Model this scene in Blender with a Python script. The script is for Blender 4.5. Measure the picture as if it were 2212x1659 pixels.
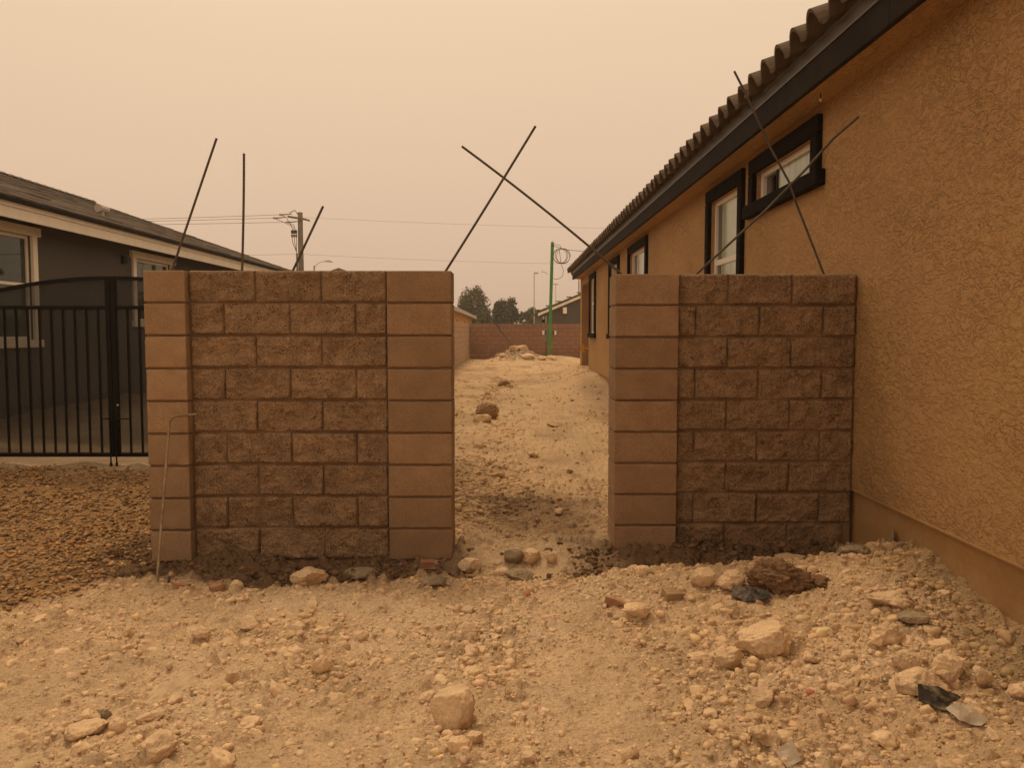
import bpy, bmesh, math, random
import numpy as np
from mathutils import Vector, Matrix

for o in list(bpy.data.objects):
    bpy.data.objects.remove(o, do_unlink=True)
scene = bpy.context.scene
COL = scene.collection
rng = np.random.default_rng(11)
random.seed(11)
R = math.radians

# ---------------------------------------------------------------- camera
cam_data = bpy.data.cameras.new('camera')
cam = bpy.data.objects.new('camera', cam_data)
COL.objects.link(cam)
cam.location = (0.0, 0.0, 1.45)
cam.rotation_euler = (R(90 - 3.669), 0, R(-0.259))
cam_data.sensor_fit = 'HORIZONTAL'
cam_data.sensor_width = 36.0
cam_data.lens = 36.0 * 1770 / 2212
cam_data.clip_start = 0.05
cam_data.clip_end = 3000
scene.camera = cam

# ---------------------------------------------------------------- sky, smoke-filled daylight
SUN_EL, SUN_AZ = 62.0, -18.0          # degrees; azimuth measured from +Y towards +X
world = bpy.data.worlds.new('World')
scene.world = world
world.use_nodes = True
wn, wl = world.node_tree.nodes, world.node_tree.links
wn.clear()
w_out = wn.new('ShaderNodeOutputWorld')
sky = wn.new('ShaderNodeTexSky')
sky.sky_type = 'NISHITA'
sky.sun_disc = False
sky.sun_elevation = R(SUN_EL)
sky.sun_rotation = R(SUN_AZ)
sky.dust_density = 8.0
sky.air_density = 1.5
bg_sky = wn.new('ShaderNodeBackground')
bg_sky.inputs['Strength'].default_value = 0.08
wl.new(sky.outputs['Color'], bg_sky.inputs['Color'])
# wildfire smoke veil: warm and almost even, a little brighter overhead
w_tc = wn.new('ShaderNodeTexCoord')
w_sep = wn.new('ShaderNodeSeparateXYZ')
wl.new(w_tc.outputs['Generated'], w_sep.inputs[0])
w_noise = wn.new('ShaderNodeTexNoise')
w_noise.inputs['Scale'].default_value = 1.1
w_noise.inputs['Detail'].default_value = 2.0
wl.new(w_tc.outputs['Generated'], w_noise.inputs['Vector'])
w_add = wn.new('ShaderNodeMath')
w_add.operation = 'MULTIPLY_ADD'
w_add.inputs[1].default_value = 0.22
wl.new(w_noise.outputs['Fac'], w_add.inputs[0])
wl.new(w_sep.outputs['Z'], w_add.inputs[2])
w_ramp = wn.new('ShaderNodeValToRGB')
w_ramp.color_ramp.elements[0].position = 0.10
w_ramp.color_ramp.elements[0].color = (0.695, 0.472, 0.336, 1)
w_ramp.color_ramp.elements[1].position = 0.66
w_ramp.color_ramp.elements[1].color = (0.885, 0.648, 0.424, 1)
# the smoke scatters forward: a broad brightening round the hidden sun
w_dot = wn.new('ShaderNodeVectorMath')
w_dot.operation = 'DOT_PRODUCT'
w_dot.inputs[1].default_value = (math.sin(R(SUN_AZ)) * math.cos(R(SUN_EL)), math.cos(R(SUN_AZ)) * math.cos(R(SUN_EL)), math.sin(R(SUN_EL)))
wl.new(w_tc.outputs['Generated'], w_dot.inputs[0])
w_clip = wn.new('ShaderNodeMath')
w_clip.operation = 'MAXIMUM'
w_clip.inputs[1].default_value = 0.0
wl.new(w_dot.outputs['Value'], w_clip.inputs[0])
w_pow = wn.new('ShaderNodeMath')
w_pow.operation = 'POWER'
w_pow.inputs[1].default_value = 3.0
wl.new(w_clip.outputs[0], w_pow.inputs[0])
w_sum = wn.new('ShaderNodeMath')
w_sum.operation = 'MULTIPLY_ADD'
w_sum.inputs[1].default_value = 0.38
wl.new(w_pow.outputs[0], w_sum.inputs[0])
wl.new(w_add.outputs[0], w_sum.inputs[2])
wl.new(w_sum.outputs[0], w_ramp.inputs['Fac'])
bg_smoke = wn.new('ShaderNodeBackground')
bg_smoke.inputs['Strength'].default_value = 1.0
wl.new(w_ramp.outputs['Color'], bg_smoke.inputs['Color'])
w_mix = wn.new('ShaderNodeMixShader')
w_mix.inputs['Fac'].default_value = 0.95
wl.new(bg_sky.outputs[0], w_mix.inputs[1])
wl.new(bg_smoke.outputs[0], w_mix.inputs[2])
wl.new(w_mix.outputs[0], w_out.inputs['Surface'])

sun_d = bpy.data.lights.new('sun', 'SUN')
sun_d.energy = 1.5
sun_d.angle = R(14)
sun_d.color = (1.0, 0.74, 0.46)
sun = bpy.data.objects.new('sun', sun_d)
COL.objects.link(sun)
_d = Vector((math.sin(R(SUN_AZ)) * math.cos(R(SUN_EL)), math.cos(R(SUN_AZ)) * math.cos(R(SUN_EL)), math.sin(R(SUN_EL))))
sun.rotation_euler = _d.to_track_quat('Z', 'Y').to_euler()
sun.location = _d * 50

scene.view_settings.view_transform = 'Standard'
scene.view_settings.look = 'None'
scene.view_settings.gamma = 1.0
scene.view_settings.exposure = 0.0
scene.view_settings.use_curve_mapping = False
scene.render.engine = 'CYCLES'

# ---------------------------------------------------------------- noise
_P = rng.permutation(4096)


def _h(ix, iy, iz):
    return _P[(_P[(_P[ix & 4095] + iy) & 4095] + iz) & 4095] / 4095.0


def vnoise(x, y, z=0.0):
    """Smooth value noise, -1..1."""
    x, y, z = np.broadcast_arrays(np.asarray(x, float), np.asarray(y, float), np.asarray(z, float))
    x0, y0, z0 = np.floor(x).astype(int), np.floor(y).astype(int), np.floor(z).astype(int)
    fx, fy, fz = x - x0, y - y0, z - z0
    fx, fy, fz = [t * t * t * (t * (t * 6 - 15) + 10) for t in (fx, fy, fz)]
    r = 0
    for dx in (0, 1):
        for dy in (0, 1):
            for dz in (0, 1):
                w = (fx if dx else 1 - fx) * (fy if dy else 1 - fy) * (fz if dz else 1 - fz)
                r = r + w * _h(x0 + dx, y0 + dy, z0 + dz)
    return r * 2 - 1


def fbm(x, y, z=0.0, o=4, gain=0.5):
    a, s, t = 1.0, 0.0, 0.0
    x, y, z = np.asarray(x, float), np.asarray(y, float), np.asarray(z, float)
    for i in range(o):
        s = s + a * vnoise(x * 2 ** i + 17.3 * i, y * 2 ** i + 5.1 * i, z * 2 ** i + 9.7 * i)
        t += a
        a *= gain
    return s / t


def caps(x, y, scale, seed, dens):
    """Half-buried lumps: spherical caps in a jittered grid, metres high."""
    xs, ys = x * scale, y * scale
    ix, iy = np.floor(xs).astype(int), np.floor(ys).astype(int)
    best = np.zeros_like(xs)
    for dx in (-1, 0, 1):
        for dy in (-1, 0, 1):
            cx, cy = ix + dx, iy + dy
            a, b = _h(cx, cy, seed), _h(cx, cy, seed + 1)
            rad = 0.22 + 0.42 * _h(cx, cy, seed + 2) ** 1.5
            el = 0.75 + 0.6 * _h(cx, cy, seed + 3)
            d2 = ((xs - cx - a) * el) ** 2 + ((ys - cy - b) / el) ** 2
            h = np.sqrt(np.maximum(rad * rad - d2, 0)) * (_h(cx, cy, seed + 4) < dens)
            best = np.maximum(best, h)
    return best / scale


# ---------------------------------------------------------------- materials
def new_mat(name):
    m = bpy.data.materials.new(name)
    m.use_nodes = True
    nt = m.node_tree
    bsdf = nt.nodes['Principled BSDF']
    return m, nt, bsdf


def _coords(nt, offset=True, scale=(1, 1, 1)):
    tc = nt.nodes.new('ShaderNodeTexCoord')
    out = tc.outputs['Object']
    if offset:
        oi = nt.nodes.new('ShaderNodeObjectInfo')
        mul = nt.nodes.new('ShaderNodeMath')
        mul.operation = 'MULTIPLY'
        mul.inputs[1].default_value = 37.0
        nt.links.new(oi.outputs['Random'], mul.inputs[0])
        va = nt.nodes.new('ShaderNodeVectorMath')
        va.operation = 'ADD'
        nt.links.new(out, va.inputs[0])
        nt.links.new(mul.outputs[0], va.inputs[1])
        out = va.outputs[0]
    if scale != (1, 1, 1):
        vm = nt.nodes.new('ShaderNodeVectorMath')
        vm.operation = 'MULTIPLY'
        vm.inputs[1].default_value = scale
        nt.links.new(out, vm.inputs[0])
        out = vm.outputs[0]
    return out


def _noise(nt, vec, scale, detail=4.0, rough=0.55, dist=0.0):
    n = nt.nodes.new('ShaderNodeTexNoise')
    n.inputs['Scale'].default_value = scale
    n.inputs['Detail'].default_value = detail
    n.inputs['Roughness'].default_value = rough
    n.inputs['Distortion'].default_value = dist
    nt.links.new(vec, n.inputs['Vector'])
    return n.outputs['Fac']


def _range(nt, v, a, b, c, d):
    n = nt.nodes.new('ShaderNodeMapRange')
    for i, t in enumerate((a, b, c, d)):
        n.inputs[i + 1].default_value = t
    nt.links.new(v, n.inputs[0])
    return n.outputs[0]


def _math(nt, op, a, b):
    n = nt.nodes.new('ShaderNodeMath')
    n.operation = op
    for i, t in enumerate((a, b)):
        if isinstance(t, (int, float)):
            n.inputs[i].default_value = t
        else:
            nt.links.new(t, n.inputs[i])
    return n.outputs[0]


def _scalecol(nt, col, fac):
    n = nt.nodes.new('ShaderNodeVectorMath')
    n.operation = 'SCALE'
    if isinstance(col, tuple):
        n.inputs[0].default_value = col[:3]
    else:
        nt.links.new(col, n.inputs[0])
    nt.links.new(fac, n.inputs['Scale'])
    return n.outputs[0]


def _mixcol(nt, fac, a, b):
    n = nt.nodes.new('ShaderNodeMix')
    n.data_type = 'RGBA'
    for i, t in ((6, a), (7, b)):
        if isinstance(t, tuple):
            n.inputs[i].default_value = (t[0], t[1], t[2], 1)
        else:
            nt.links.new(t, n.inputs[i])
    if isinstance(fac, (int, float)):
        n.inputs[0].default_value = fac
    else:
        nt.links.new(fac, n.inputs[0])
    return n.outputs[2]


def _bump(nt, bsdf, h, strength, dist, prev=None):
    b = nt.nodes.new('ShaderNodeBump')
    b.inputs['Strength'].default_value = strength
    b.inputs['Distance'].default_value = dist
    nt.links.new(h, b.inputs['Height'])
    if prev is not None:
        nt.links.new(prev, b.inputs['Normal'])
    nt.links.new(b.outputs[0], bsdf.inputs['Normal'])
    return b.outputs[0]


def mat(name, col, rough=0.85, var=0.18, vscale=5.0, bump=None, spec=0.3, metal=0.0, objrand=0.0, attr=False, dirt=None, offset=True, fine=0.0):
    """General weathered surface: base colour broken up by two noises, optional dust patches and bump."""
    m, nt, b = new_mat(name)
    b.inputs['Roughness'].default_value = rough
    b.inputs['Specular IOR Level'].default_value = spec
    b.inputs['Metallic'].default_value = metal
    vec = _coords(nt, offset)
    base = col
    if attr:
        a = nt.nodes.new('ShaderNodeAttribute')
        a.attribute_name = 'Col'
        base = a.outputs['Color']
    f = _range(nt, _noise(nt, vec, vscale, 6.0, 0.6), 0.28, 0.72, 1 - var, 1 + var)
    if fine:
        g = _range(nt, _noise(nt, vec, vscale * 14, 3.0, 0.6), 0.3, 0.7, 1 - fine, 1 + fine)
        f = _math(nt, 'MULTIPLY', f, g)
    if objrand:
        oi = nt.nodes.new('ShaderNodeObjectInfo')
        f = _math(nt, 'MULTIPLY', f, _range(nt, oi.outputs['Random'], 0, 1, 1 - objrand, 1 + objrand))
    c = _scalecol(nt, base, f)
    if dirt:
        dcol, amt, ds = dirt
        k = _range(nt, _noise(nt, vec, ds, 5.0, 0.65), 0.48, 0.7, 0.0, amt)
        c = _mixcol(nt, k, c, dcol)
    nt.links.new(c, b.inputs['Base Color'])
    if bump:
        bs, st, di = bump
        _bump(nt, b, _noise(nt, vec, bs, 5.0, 0.6), st, di)
    return m


def mat_split_block(name, col):
    m, nt, b = new_mat(name)
    b.inputs['Roughness'].default_value = 0.95
    b.inputs['Specular IOR Level'].default_value = 0.15
    vec = _coords(nt)
    oi = nt.nodes.new('ShaderNodeObjectInfo')
    f = _range(nt, _noise(nt, vec, 11.0, 7.0, 0.7), 0.3, 0.7, 0.66, 1.34)
    f = _math(nt, 'MULTIPLY', f, _range(nt, oi.outputs['Random'], 0, 1, 0.94, 1.06))
    g = _range(nt, _noise(nt, vec, 140.0, 2.0, 0.6), 0.3, 0.7, 0.72, 1.28)
    f = _math(nt, 'MULTIPLY', f, g)
    c = _scalecol(nt, col, f)
    # shade inside the pits, painted as near-black specks in uneven drifts
    vo = nt.nodes.new('ShaderNodeTexVoronoi')
    vo.inputs['Scale'].default_value = 112.0
    vo.inputs['Randomness'].default_value = 1.0
    nt.links.new(vec, vo.inputs['Vector'])
    drift = _range(nt, _noise(nt, vec, 14.0, 3.0), 0.35, 0.65, 0.20, 0.42)
    spot = _math(nt, 'LESS_THAN', vo.outputs['Distance'], drift)
    sepc = nt.nodes.new('ShaderNodeSeparateColor')
    nt.links.new(vo.outputs['Color'], sepc.inputs[0])
    spot = _math(nt, 'MULTIPLY', spot, _math(nt, 'GREATER_THAN', sepc.outputs[0], 0.45))
    c = _mixcol(nt, _math(nt, 'MULTIPLY', spot, 0.8), c, (0.032, 0.022, 0.016))
    nt.links.new(c, b.inputs['Base Color'])
    h = _math(nt, 'SUBTRACT', _noise(nt, vec, 45.0, 6.0, 0.7), _math(nt, 'MULTIPLY', spot, 0.35))
    _bump(nt, b, h, 1.0, 0.026)
    return m


def mat_smooth_block(name, col, objrand=0.11):
    m, nt, b = new_mat(name)
    b.inputs['Roughness'].default_value = 0.92
    b.inputs['Specular IOR Level'].default_value = 0.15
    vec = _coords(nt)
    oi = nt.nodes.new('ShaderNodeObjectInfo')
    f = _range(nt, _noise(nt, vec, 6.0, 6.0, 0.7), 0.3, 0.7, 0.84, 1.14)
    f = _math(nt, 'MULTIPLY', f, _range(nt, oi.outputs['Random'], 0, 1, 1 - objrand, 1 + objrand))
    f = _math(nt, 'MULTIPLY', f, _range(nt, _noise(nt, vec, 150.0, 3.0, 0.75), 0.3, 0.7, 0.72, 1.28))
    c = _scalecol(nt, col, f)
    k = _range(nt, _noise(nt, vec, 4.0, 5.0, 0.7, 0.6), 0.56, 0.76, 0.0, 0.42)
    c = _mixcol(nt, k, c, (0.47, 0.35, 0.235))
    nt.links.new(c, b.inputs['Base Color'])
    _bump(nt, b, _noise(nt, vec, 150.0, 4.0, 0.75), 0.9, 0.005)
    return m


def mat_stucco(name, col, feature=17.0, dist=0.007, strength=0.85, var=0.1):
    """Skip-trowel (lace) stucco: flat plateaus with torn edges."""
    m, nt, b = new_mat(name)
    b.inputs['Roughness'].default_value = 0.9
    b.inputs['Specular IOR Level'].default_value = 0.2
    vec = _coords(nt, False, (1.0, 0.6, 1.1))
    n1 = _noise(nt, vec, feature, 4.0, 0.55, 1.3)
    n2 = _noise(nt, vec, feature * 2.3, 3.0, 0.5, 1.0)
    s1 = _range(nt, n1, 0.46, 0.54, 0.0, 1.0)
    s2 = _range(nt, n2, 0.5, 0.58, 0.0, 1.0)
    gate = _range(nt, _noise(nt, vec, 2.2, 3.0), 0.35, 0.65, 0.35, 1.0)
    h = _math(nt, 'ADD', _math(nt, 'MULTIPLY', s1, gate), _math(nt, 'MULTIPLY', s2, 0.30))
    h = _math(nt, 'ADD', h, _math(nt, 'MULTIPLY', _noise(nt, vec, 80.0, 2.0), 0.04))
    f = _range(nt, _noise(nt, vec, 0.9, 5.0, 0.6), 0.3, 0.7, 1 - var, 1 + var)
    f = _math(nt, 'MULTIPLY', f, _range(nt, _noise(nt, vec, 60.0, 3.0), 0.3, 0.7, 0.97, 1.03))
    c = _scalecol(nt, col, f)
    nt.links.new(c, b.inputs['Base Color'])
    _bump(nt, b, h, strength, dist)
    return m


def mat_ground():
    m, nt, b = new_mat('loose_dirt')
    b.inputs['Roughness'].default_value = 1.0
    b.inputs['Specular IOR Level'].default_value = 0.08
    vec = _coords(nt, False)
    a = nt.nodes.new('ShaderNodeAttribute')
    a.attribute_name = 'Col'
    f = _range(nt, _noise(nt, vec, 2.3, 7.0, 0.65), 0.3, 0.7, 0.82, 1.16)
    f = _math(nt, 'MULTIPLY', f, _range(nt, _noise(nt, vec, 75.0, 4.0, 0.7), 0.3, 0.7, 0.78, 1.22))
    c = _scalecol(nt, a.outputs['Color'], f)
    nt.links.new(c, b.inputs['Base Color'])
    vo = nt.nodes.new('ShaderNodeTexVoronoi')
    vo.feature = 'SMOOTH_F1'
    vo.inputs['Scale'].default_value = 60.0
    nt.links.new(vec, vo.inputs['Vector'])
    h = _math(nt, 'SUBTRACT', _noise(nt, vec, 55.0, 6.0, 0.75), _math(nt, 'MULTIPLY', vo.outputs['Distance'], 0.7))
    h0 = _bump(nt, b, _noise(nt, vec, 13.0, 5.0, 0.6), 0.8, 0.035)
    _bump(nt, b, h, 1.0, 0.013, h0)
    return m


def mat_glass(name, col, rough=0.05, ior=1.5, film=0.0):
    m, nt, b = new_mat(name)
    vec = _coords(nt, False)
    b.inputs['IOR'].default_value = ior
    b.inputs['Specular IOR Level'].default_value = 0.5
    b.inputs['Roughness'].default_value = rough
    f = _range(nt, _noise(nt, vec, 3.0, 4.0), 0.3, 0.7, 0.85, 1.15)
    c = _scalecol(nt, col, f)
    if film:      # protective film with vertical streaks and crinkles
        v2 = _coords(nt, False, (1, 9, 0.7))
        k = _range(nt, _noise(nt, v2, 3.0, 5.0, 0.7), 0.45, 0.75, 0.0, film)
        c = _mixcol(nt, k, c, (0.10, 0.11, 0.085))
        _bump(nt, b, _noise(nt, vec, 5.0, 2.0), 0.15, 0.01)
    nt.links.new(c, b.inputs['Base Color'])
    return m


def mat_screen():
    """Fine black perforated sheet, holes far below a pixel: half of the light passes."""
    m, nt, b = new_mat('perforated_screen')
    b.inputs['Base Color'].default_value = (0.02, 0.018, 0.016, 1)
    b.inputs['Roughness'].default_value = 0.6
    vec = _coords(nt, False)
    b.inputs['Alpha'].default_value = 0.5
    k = _range(nt, _noise(nt, vec, 2.0, 3.0), 0.3, 0.7, 0.70, 0.78)
    nt.links.new(k, b.inputs['Alpha'])
    return m


def mat_shingle():
    m, nt, b = new_mat('flat_roof_tile')
    b.inputs['Roughness'].default_value = 0.95
    b.inputs['Specular IOR Level'].default_value = 0.1
    vec = _coords(nt, False)
    oi = nt.nodes.new('ShaderNodeObjectInfo')
    f = _range(nt, _noise(nt, vec, 3.0, 5.0, 0.7), 0.3, 0.7, 0.75, 1.25)
    v2 = _coords(nt, False, (0.2, 3.0, 0.2))
    f = _math(nt, 'MULTIPLY', f, _range(nt, _noise(nt, v2, 1.0, 2.0), 0.3, 0.7, 0.8, 1.2))
    f = _math(nt, 'MULTIPLY', f, _range(nt, oi.outputs['Random'], 0, 1, 0.85, 1.15))
    c = _scalecol(nt, (0.125, 0.10, 0.079), f)
    nt.links.new(c, b.inputs['Base Color'])
    _bump(nt, b, _noise(nt, vec, 25.0, 4.0), 0.6, 0.02)
    return m


DIRT = (0.65, 0.476, 0.302)
MT = dict(
    split=mat_split_block('split_face_block', (0.36, 0.235, 0.14)),
    split_r=mat_split_block('split_face_block_shaded', (0.335, 0.22, 0.132)),  # darker copy of split: shade beside the house put into its colour
    smooth=mat_smooth_block('smooth_face_block', (0.375, 0.245, 0.145)),
    smooth_m=mat_smooth_block('smooth_face_block_brown', (0.325, 0.21, 0.124)),
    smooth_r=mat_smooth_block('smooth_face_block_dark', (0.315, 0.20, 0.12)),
    far_block=mat_smooth_block('perimeter_block', (0.30, 0.178, 0.117), 0.08),
    side_block=mat_smooth_block('perimeter_block_pale', (0.40, 0.275, 0.185), 0.06),
    mortar=mat('mortar', (0.25, 0.158, 0.093), 0.98, 0.2, 8, (90, 0.7, 0.006)),
    mortar_dark=mat('mortar_dark', (0.205, 0.12, 0.08), 0.98, 0.2, 8, None),
    ground=mat_ground(),
    clod=mat('dirt_clod', DIRT, 1.0, 0.16, 18, (90, 0.9, 0.0045), 0.08, attr=True, fine=0.12, offset=False),
    rock=mat('caliche_rock', (0.645, 0.472, 0.298), 1.0, 0.22, 9, (48, 1.0, 0.008), 0.08, objrand=0.08, fine=0.14),
    mud=mat('wet_mud', (0.16, 0.097, 0.055), 0.85, 0.35, 9, (40, 1.0, 0.012), 0.25, fine=0.2),
    browndirt=mat('brown_dirt', (0.36, 0.245, 0.145), 1.0, 0.25, 8, (40, 1.0, 0.009), 0.08, fine=0.15),
    mudclod=mat('mud_clod', (0.205, 0.122, 0.068), 0.9, 0.3, 8, (38, 1.0, 0.012), 0.2, fine=0.2),
    brick=mat('broken_brick', (0.34, 0.175, 0.10), 0.95, 0.2, 20, (80, 0.7, 0.004), 0.1, dirt=((0.52, 0.38, 0.26), 0.9, 12)),
    graystone=mat('grey_stone', (0.27, 0.21, 0.14), 0.95, 0.25, 12, (50, 0.8, 0.008), 0.15, objrand=0.12, dirt=((0.5, 0.38, 0.26), 0.75, 9)),
    gravel=mat('yard_gravel', (0.3, 0.19, 0.1), 0.95, 0.2, 25, (90, 0.6, 0.004), 0.15, attr=True, fine=0.1, offset=False),
    stucco=mat_stucco('tan_stucco', (0.475, 0.29, 0.132), 23.0, 0.0105, 0.95),
    footing=mat('painted_footing', (0.40, 0.235, 0.10), 0.8, 0.12, 2.5, (30, 0.35, 0.006), 0.25, fine=0.06, dirt=((0.42, 0.32, 0.2), 0.4, 5)),
    trim=mat('dark_foam_trim', (0.011, 0.0078, 0.006), 0.97, 0.25, 9, (130, 0.8, 0.004), 0.12),
    fascia=mat('dark_fascia', (0.020, 0.0145, 0.011), 0.85, 0.2, 5, (60, 0.3, 0.003), 0.15, dirt=((0.06, 0.045, 0.034), 0.3, 3)),
    flashing=mat('brown_flashing', (0.085, 0.068, 0.058), 0.5, 0.15, 4, None, 0.45),
    birdstop=mat('grey_bird_stop', (0.10, 0.088, 0.076), 0.7, 0.2, 6, None, 0.3),
    tile=mat('clay_barrel_tile', (0.125, 0.092, 0.068), 0.9, 0.3, 7, (60, 0.5, 0.004), 0.2, objrand=0.18, dirt=((0.24, 0.18, 0.12), 0.5, 9)),
    white=mat('white_vinyl', (0.84, 0.80, 0.74), 0.5, 0.06, 4, None, 0.4),
    glass_film=mat_glass('filmed_glass', (0.44, 0.50, 0.385), 0.15, 1.5, 0.35),
    glass_dark=mat_glass('dark_glass', (0.012, 0.014, 0.012), 0.03, 1.9),
    glass_green=mat_glass('green_glass', (0.032, 0.052, 0.034), 0.02, 1.5),
    grey_stucco=mat_stucco('grey_stucco', (0.108, 0.094, 0.086), 17, 0.004, 0.6),
    white_trim=mat('cream_trim', (0.90, 0.82, 0.68), 0.8, 0.08, 3, (60, 0.3, 0.003), 0.3),
    shingle=mat_shingle(),
    black=mat('black_iron', (0.008, 0.007, 0.006), 0.6, 0.2, 9, None, 0.2),
    screen=mat_screen(),
    rebar=mat('weathered_rebar', (0.085, 0.068, 0.053), 0.7, 0.35, 30, (200, 0.5, 0.002), 0.35, dirt=((0.17, 0.10, 0.06), 0.4, 16)),
    rebar_dusty=mat('dusty_rebar', (0.30, 0.215, 0.135), 0.85, 0.3, 20, (200, 0.5, 0.002), 0.2, dirt=((0.10, 0.07, 0.045), 0.75, 4)),
    green=mat('green_paint', (0.06, 0.25, 0.045), 0.6, 0.2, 3, (12, 0.2, 0.01), 0.35, dirt=((0.2, 0.26, 0.12), 0.5, 2)),
    panel=mat('grey_panel', (0.26, 0.22, 0.18), 0.6, 0.12, 5, None, 0.35),
    cable=mat('black_cable', (0.03, 0.026, 0.023), 0.6, 0.2, 9, None, 0.35),
    wood=mat('osb_sheathing', (0.52, 0.27, 0.10), 0.85, 0.3, 2.2, (20, 0.3, 0.01), 0.2, fine=0.1),
    stud=mat('pine_stud', (0.60, 0.40, 0.20), 0.85, 0.15, 3, None, 0.2),
    bark=mat('bark', (0.10, 0.07, 0.05), 0.95, 0.3, 6, (20, 0.7, 0.03), 0.1),
    leaf=mat('foliage', (0.06, 0.07, 0.025), 0.8, 0.25, 1.0, None, 0.2, attr=True, offset=False),
    polewood=mat('weathered_pole', (0.165, 0.135, 0.10), 0.9, 0.25, 2, (15, 0.4, 0.02), 0.15),
    galv=mat('galvanised_steel', (0.46, 0.41, 0.36), 0.5, 0.1, 3, None, 0.4),
    wire=mat('power_line', (0.05, 0.042, 0.036), 0.6, 0.1, 2, None, 0.2),
    bplastic=mat('black_plastic', (0.030, 0.024, 0.019), 0.6, 0.2, 14, (30, 0.3, 0.006), 0.2, dirt=((0.35, 0.27, 0.19), 0.5, 18)),
    cplastic=mat('milky_plastic', (0.34, 0.275, 0.20), 0.5, 0.1, 10, (16, 0.4, 0.01), 0.45, dirt=((0.5, 0.38, 0.27), 0.4, 14)),
    yellow=mat('yellow_valve', (0.55, 0.30, 0.03), 0.5, 0.1, 9, None, 0.4),
    red=mat('red_paint_fleck', (0.48, 0.17, 0.13), 0.9, 0.2, 40, None, 0.2),
    net=mat('buried_netting', (0.53, 0.40, 0.25), 0.95, 0.2, 12, (150, 0.8, 0.004), 0.1),
)

# ---------------------------------------------------------------- mesh helpers
WL = {}


def tag(o, label=None, cat=None, group=None, kind=None):
    if label: o['label'] = label
    if cat: o['category'] = cat
    if group: o['group'] = group
    if kind: o['kind'] = kind
    return o


def thing(name, label, cat, loc, group=None):
    o = bpy.data.objects.new(name, None)
    o.empty_display_size = 0.2
    COL.objects.link(o)
    o.location = loc
    WL[o] = Vector(loc)
    return tag(o, label, cat, group)


def link(name, me, m, parent=None, loc=None):
    """Link a mesh whose vertices are local to loc (world position of its origin)."""
    o = bpy.data.objects.new(name, me)
    COL.objects.link(o)
    if m is not None and len(me.materials) == 0:
        me.materials.append(m)
    base = WL[parent] if parent is not None else Vector((0, 0, 0))
    L = Vector(loc) if loc is not None else base
    if parent is not None:
        o.parent = parent
    o.location = L - base
    WL[o] = L.copy()
    return o


def mesh_from(name, v, f, smooth=False):
    me = bpy.data.meshes.new(name)
    me.from_pydata([tuple(p) for p in v], [], f)
    me.update()
    if smooth:
        me.polygons.foreach_set('use_smooth', np.ones(len(me.polygons), bool))
    return me


class MB:
    def __init__(s):
        s.v, s.f = [], []

    def box(s, x0, x1, y0, y1, z0, z1):
        n = len(s.v)
        s.v += [(x, y, z) for z in (z0, z1) for y in (y0, y1) for x in (x0, x1)]
        s.f += [tuple(n + i for i in q) for q in ((0, 2, 3, 1), (4, 5, 7, 6), (0, 1, 5, 4), (2, 6, 7, 3), (0, 4, 6, 2), (1, 3, 7, 5))]
        return s

    def quad(s, *p):
        n = len(s.v)
        s.v += list(p)
        s.f.append(tuple(range(n, n + len(p))))
        return s

    def prism(s, poly, vec):
        """Extrude a planar polygon (list of points) along vec."""
        n, k = len(s.v), len(poly)
        s.v += [tuple(p) for p in poly] + [tuple(np.array(p) + np.array(vec)) for p in poly]
        s.f.append(tuple(range(n + k - 1, n - 1, -1)))
        s.f.append(tuple(range(n + k, n + 2 * k)))
        for i in range(k):
            j = (i + 1) % k
            s.f.append((n + i, n + j, n + k + j, n + k + i))
        return s

    def tube(s, path, r, sides=8, cap=True):
        """Round bar along a polyline; r a number or one radius per point."""
        P = [Vector(p) for p in path]
        rs = [r] * len(P) if isinstance(r, (int, float)) else list(r)
        n0 = len(s.v)
        up = Vector((0, 0, 1))
        u = None
        for i, p in enumerate(P):
            t = (P[min(i + 1, len(P) - 1)] - P[max(i - 1, 0)]).normalized()
            if u is None:
                a = up if abs(t.dot(up)) < 0.95 else Vector((1, 0, 0))
                u = t.cross(a).normalized()
            else:
                u = (u - t * u.dot(t)).normalized()
            w = t.cross(u)
            for k in range(sides):
                a = 2 * math.pi * k / sides
                s.v.append(tuple(p + (u * math.cos(a) + w * math.sin(a)) * rs[i]))
        for i in range(len(P) - 1):
            for k in range(sides):
                a, b = n0 + i * sides + k, n0 + i * sides + (k + 1) % sides
                s.f.append((a, b, b + sides, a + sides))
        if cap:
            s.f.append(tuple(n0 + k for k in range(sides - 1, -1, -1)))
            e = n0 + (len(P) - 1) * sides
            s.f.append(tuple(e + k for k in range(sides)))
        return s

    def build(s, name, m, parent=None, smooth=False, loc=None, bevel=0.0):
        base = Vector(loc) if loc is not None else (WL[parent] if parent is not None else Vector((0, 0, 0)))
        me = mesh_from(name, [(p[0] - base.x, p[1] - base.y, p[2] - base.z) for p in s.v], s.f, smooth)
        if bevel:
            bm = bmesh.new()
            bm.from_mesh(me)
            bmesh.ops.bevel(bm, geom=list(bm.edges), offset=bevel, segments=1, affect='EDGES', clamp_overlap=True)
            bm.to_mesh(me)
            bm.free()
        return link(name, me, m, parent, base)


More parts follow.
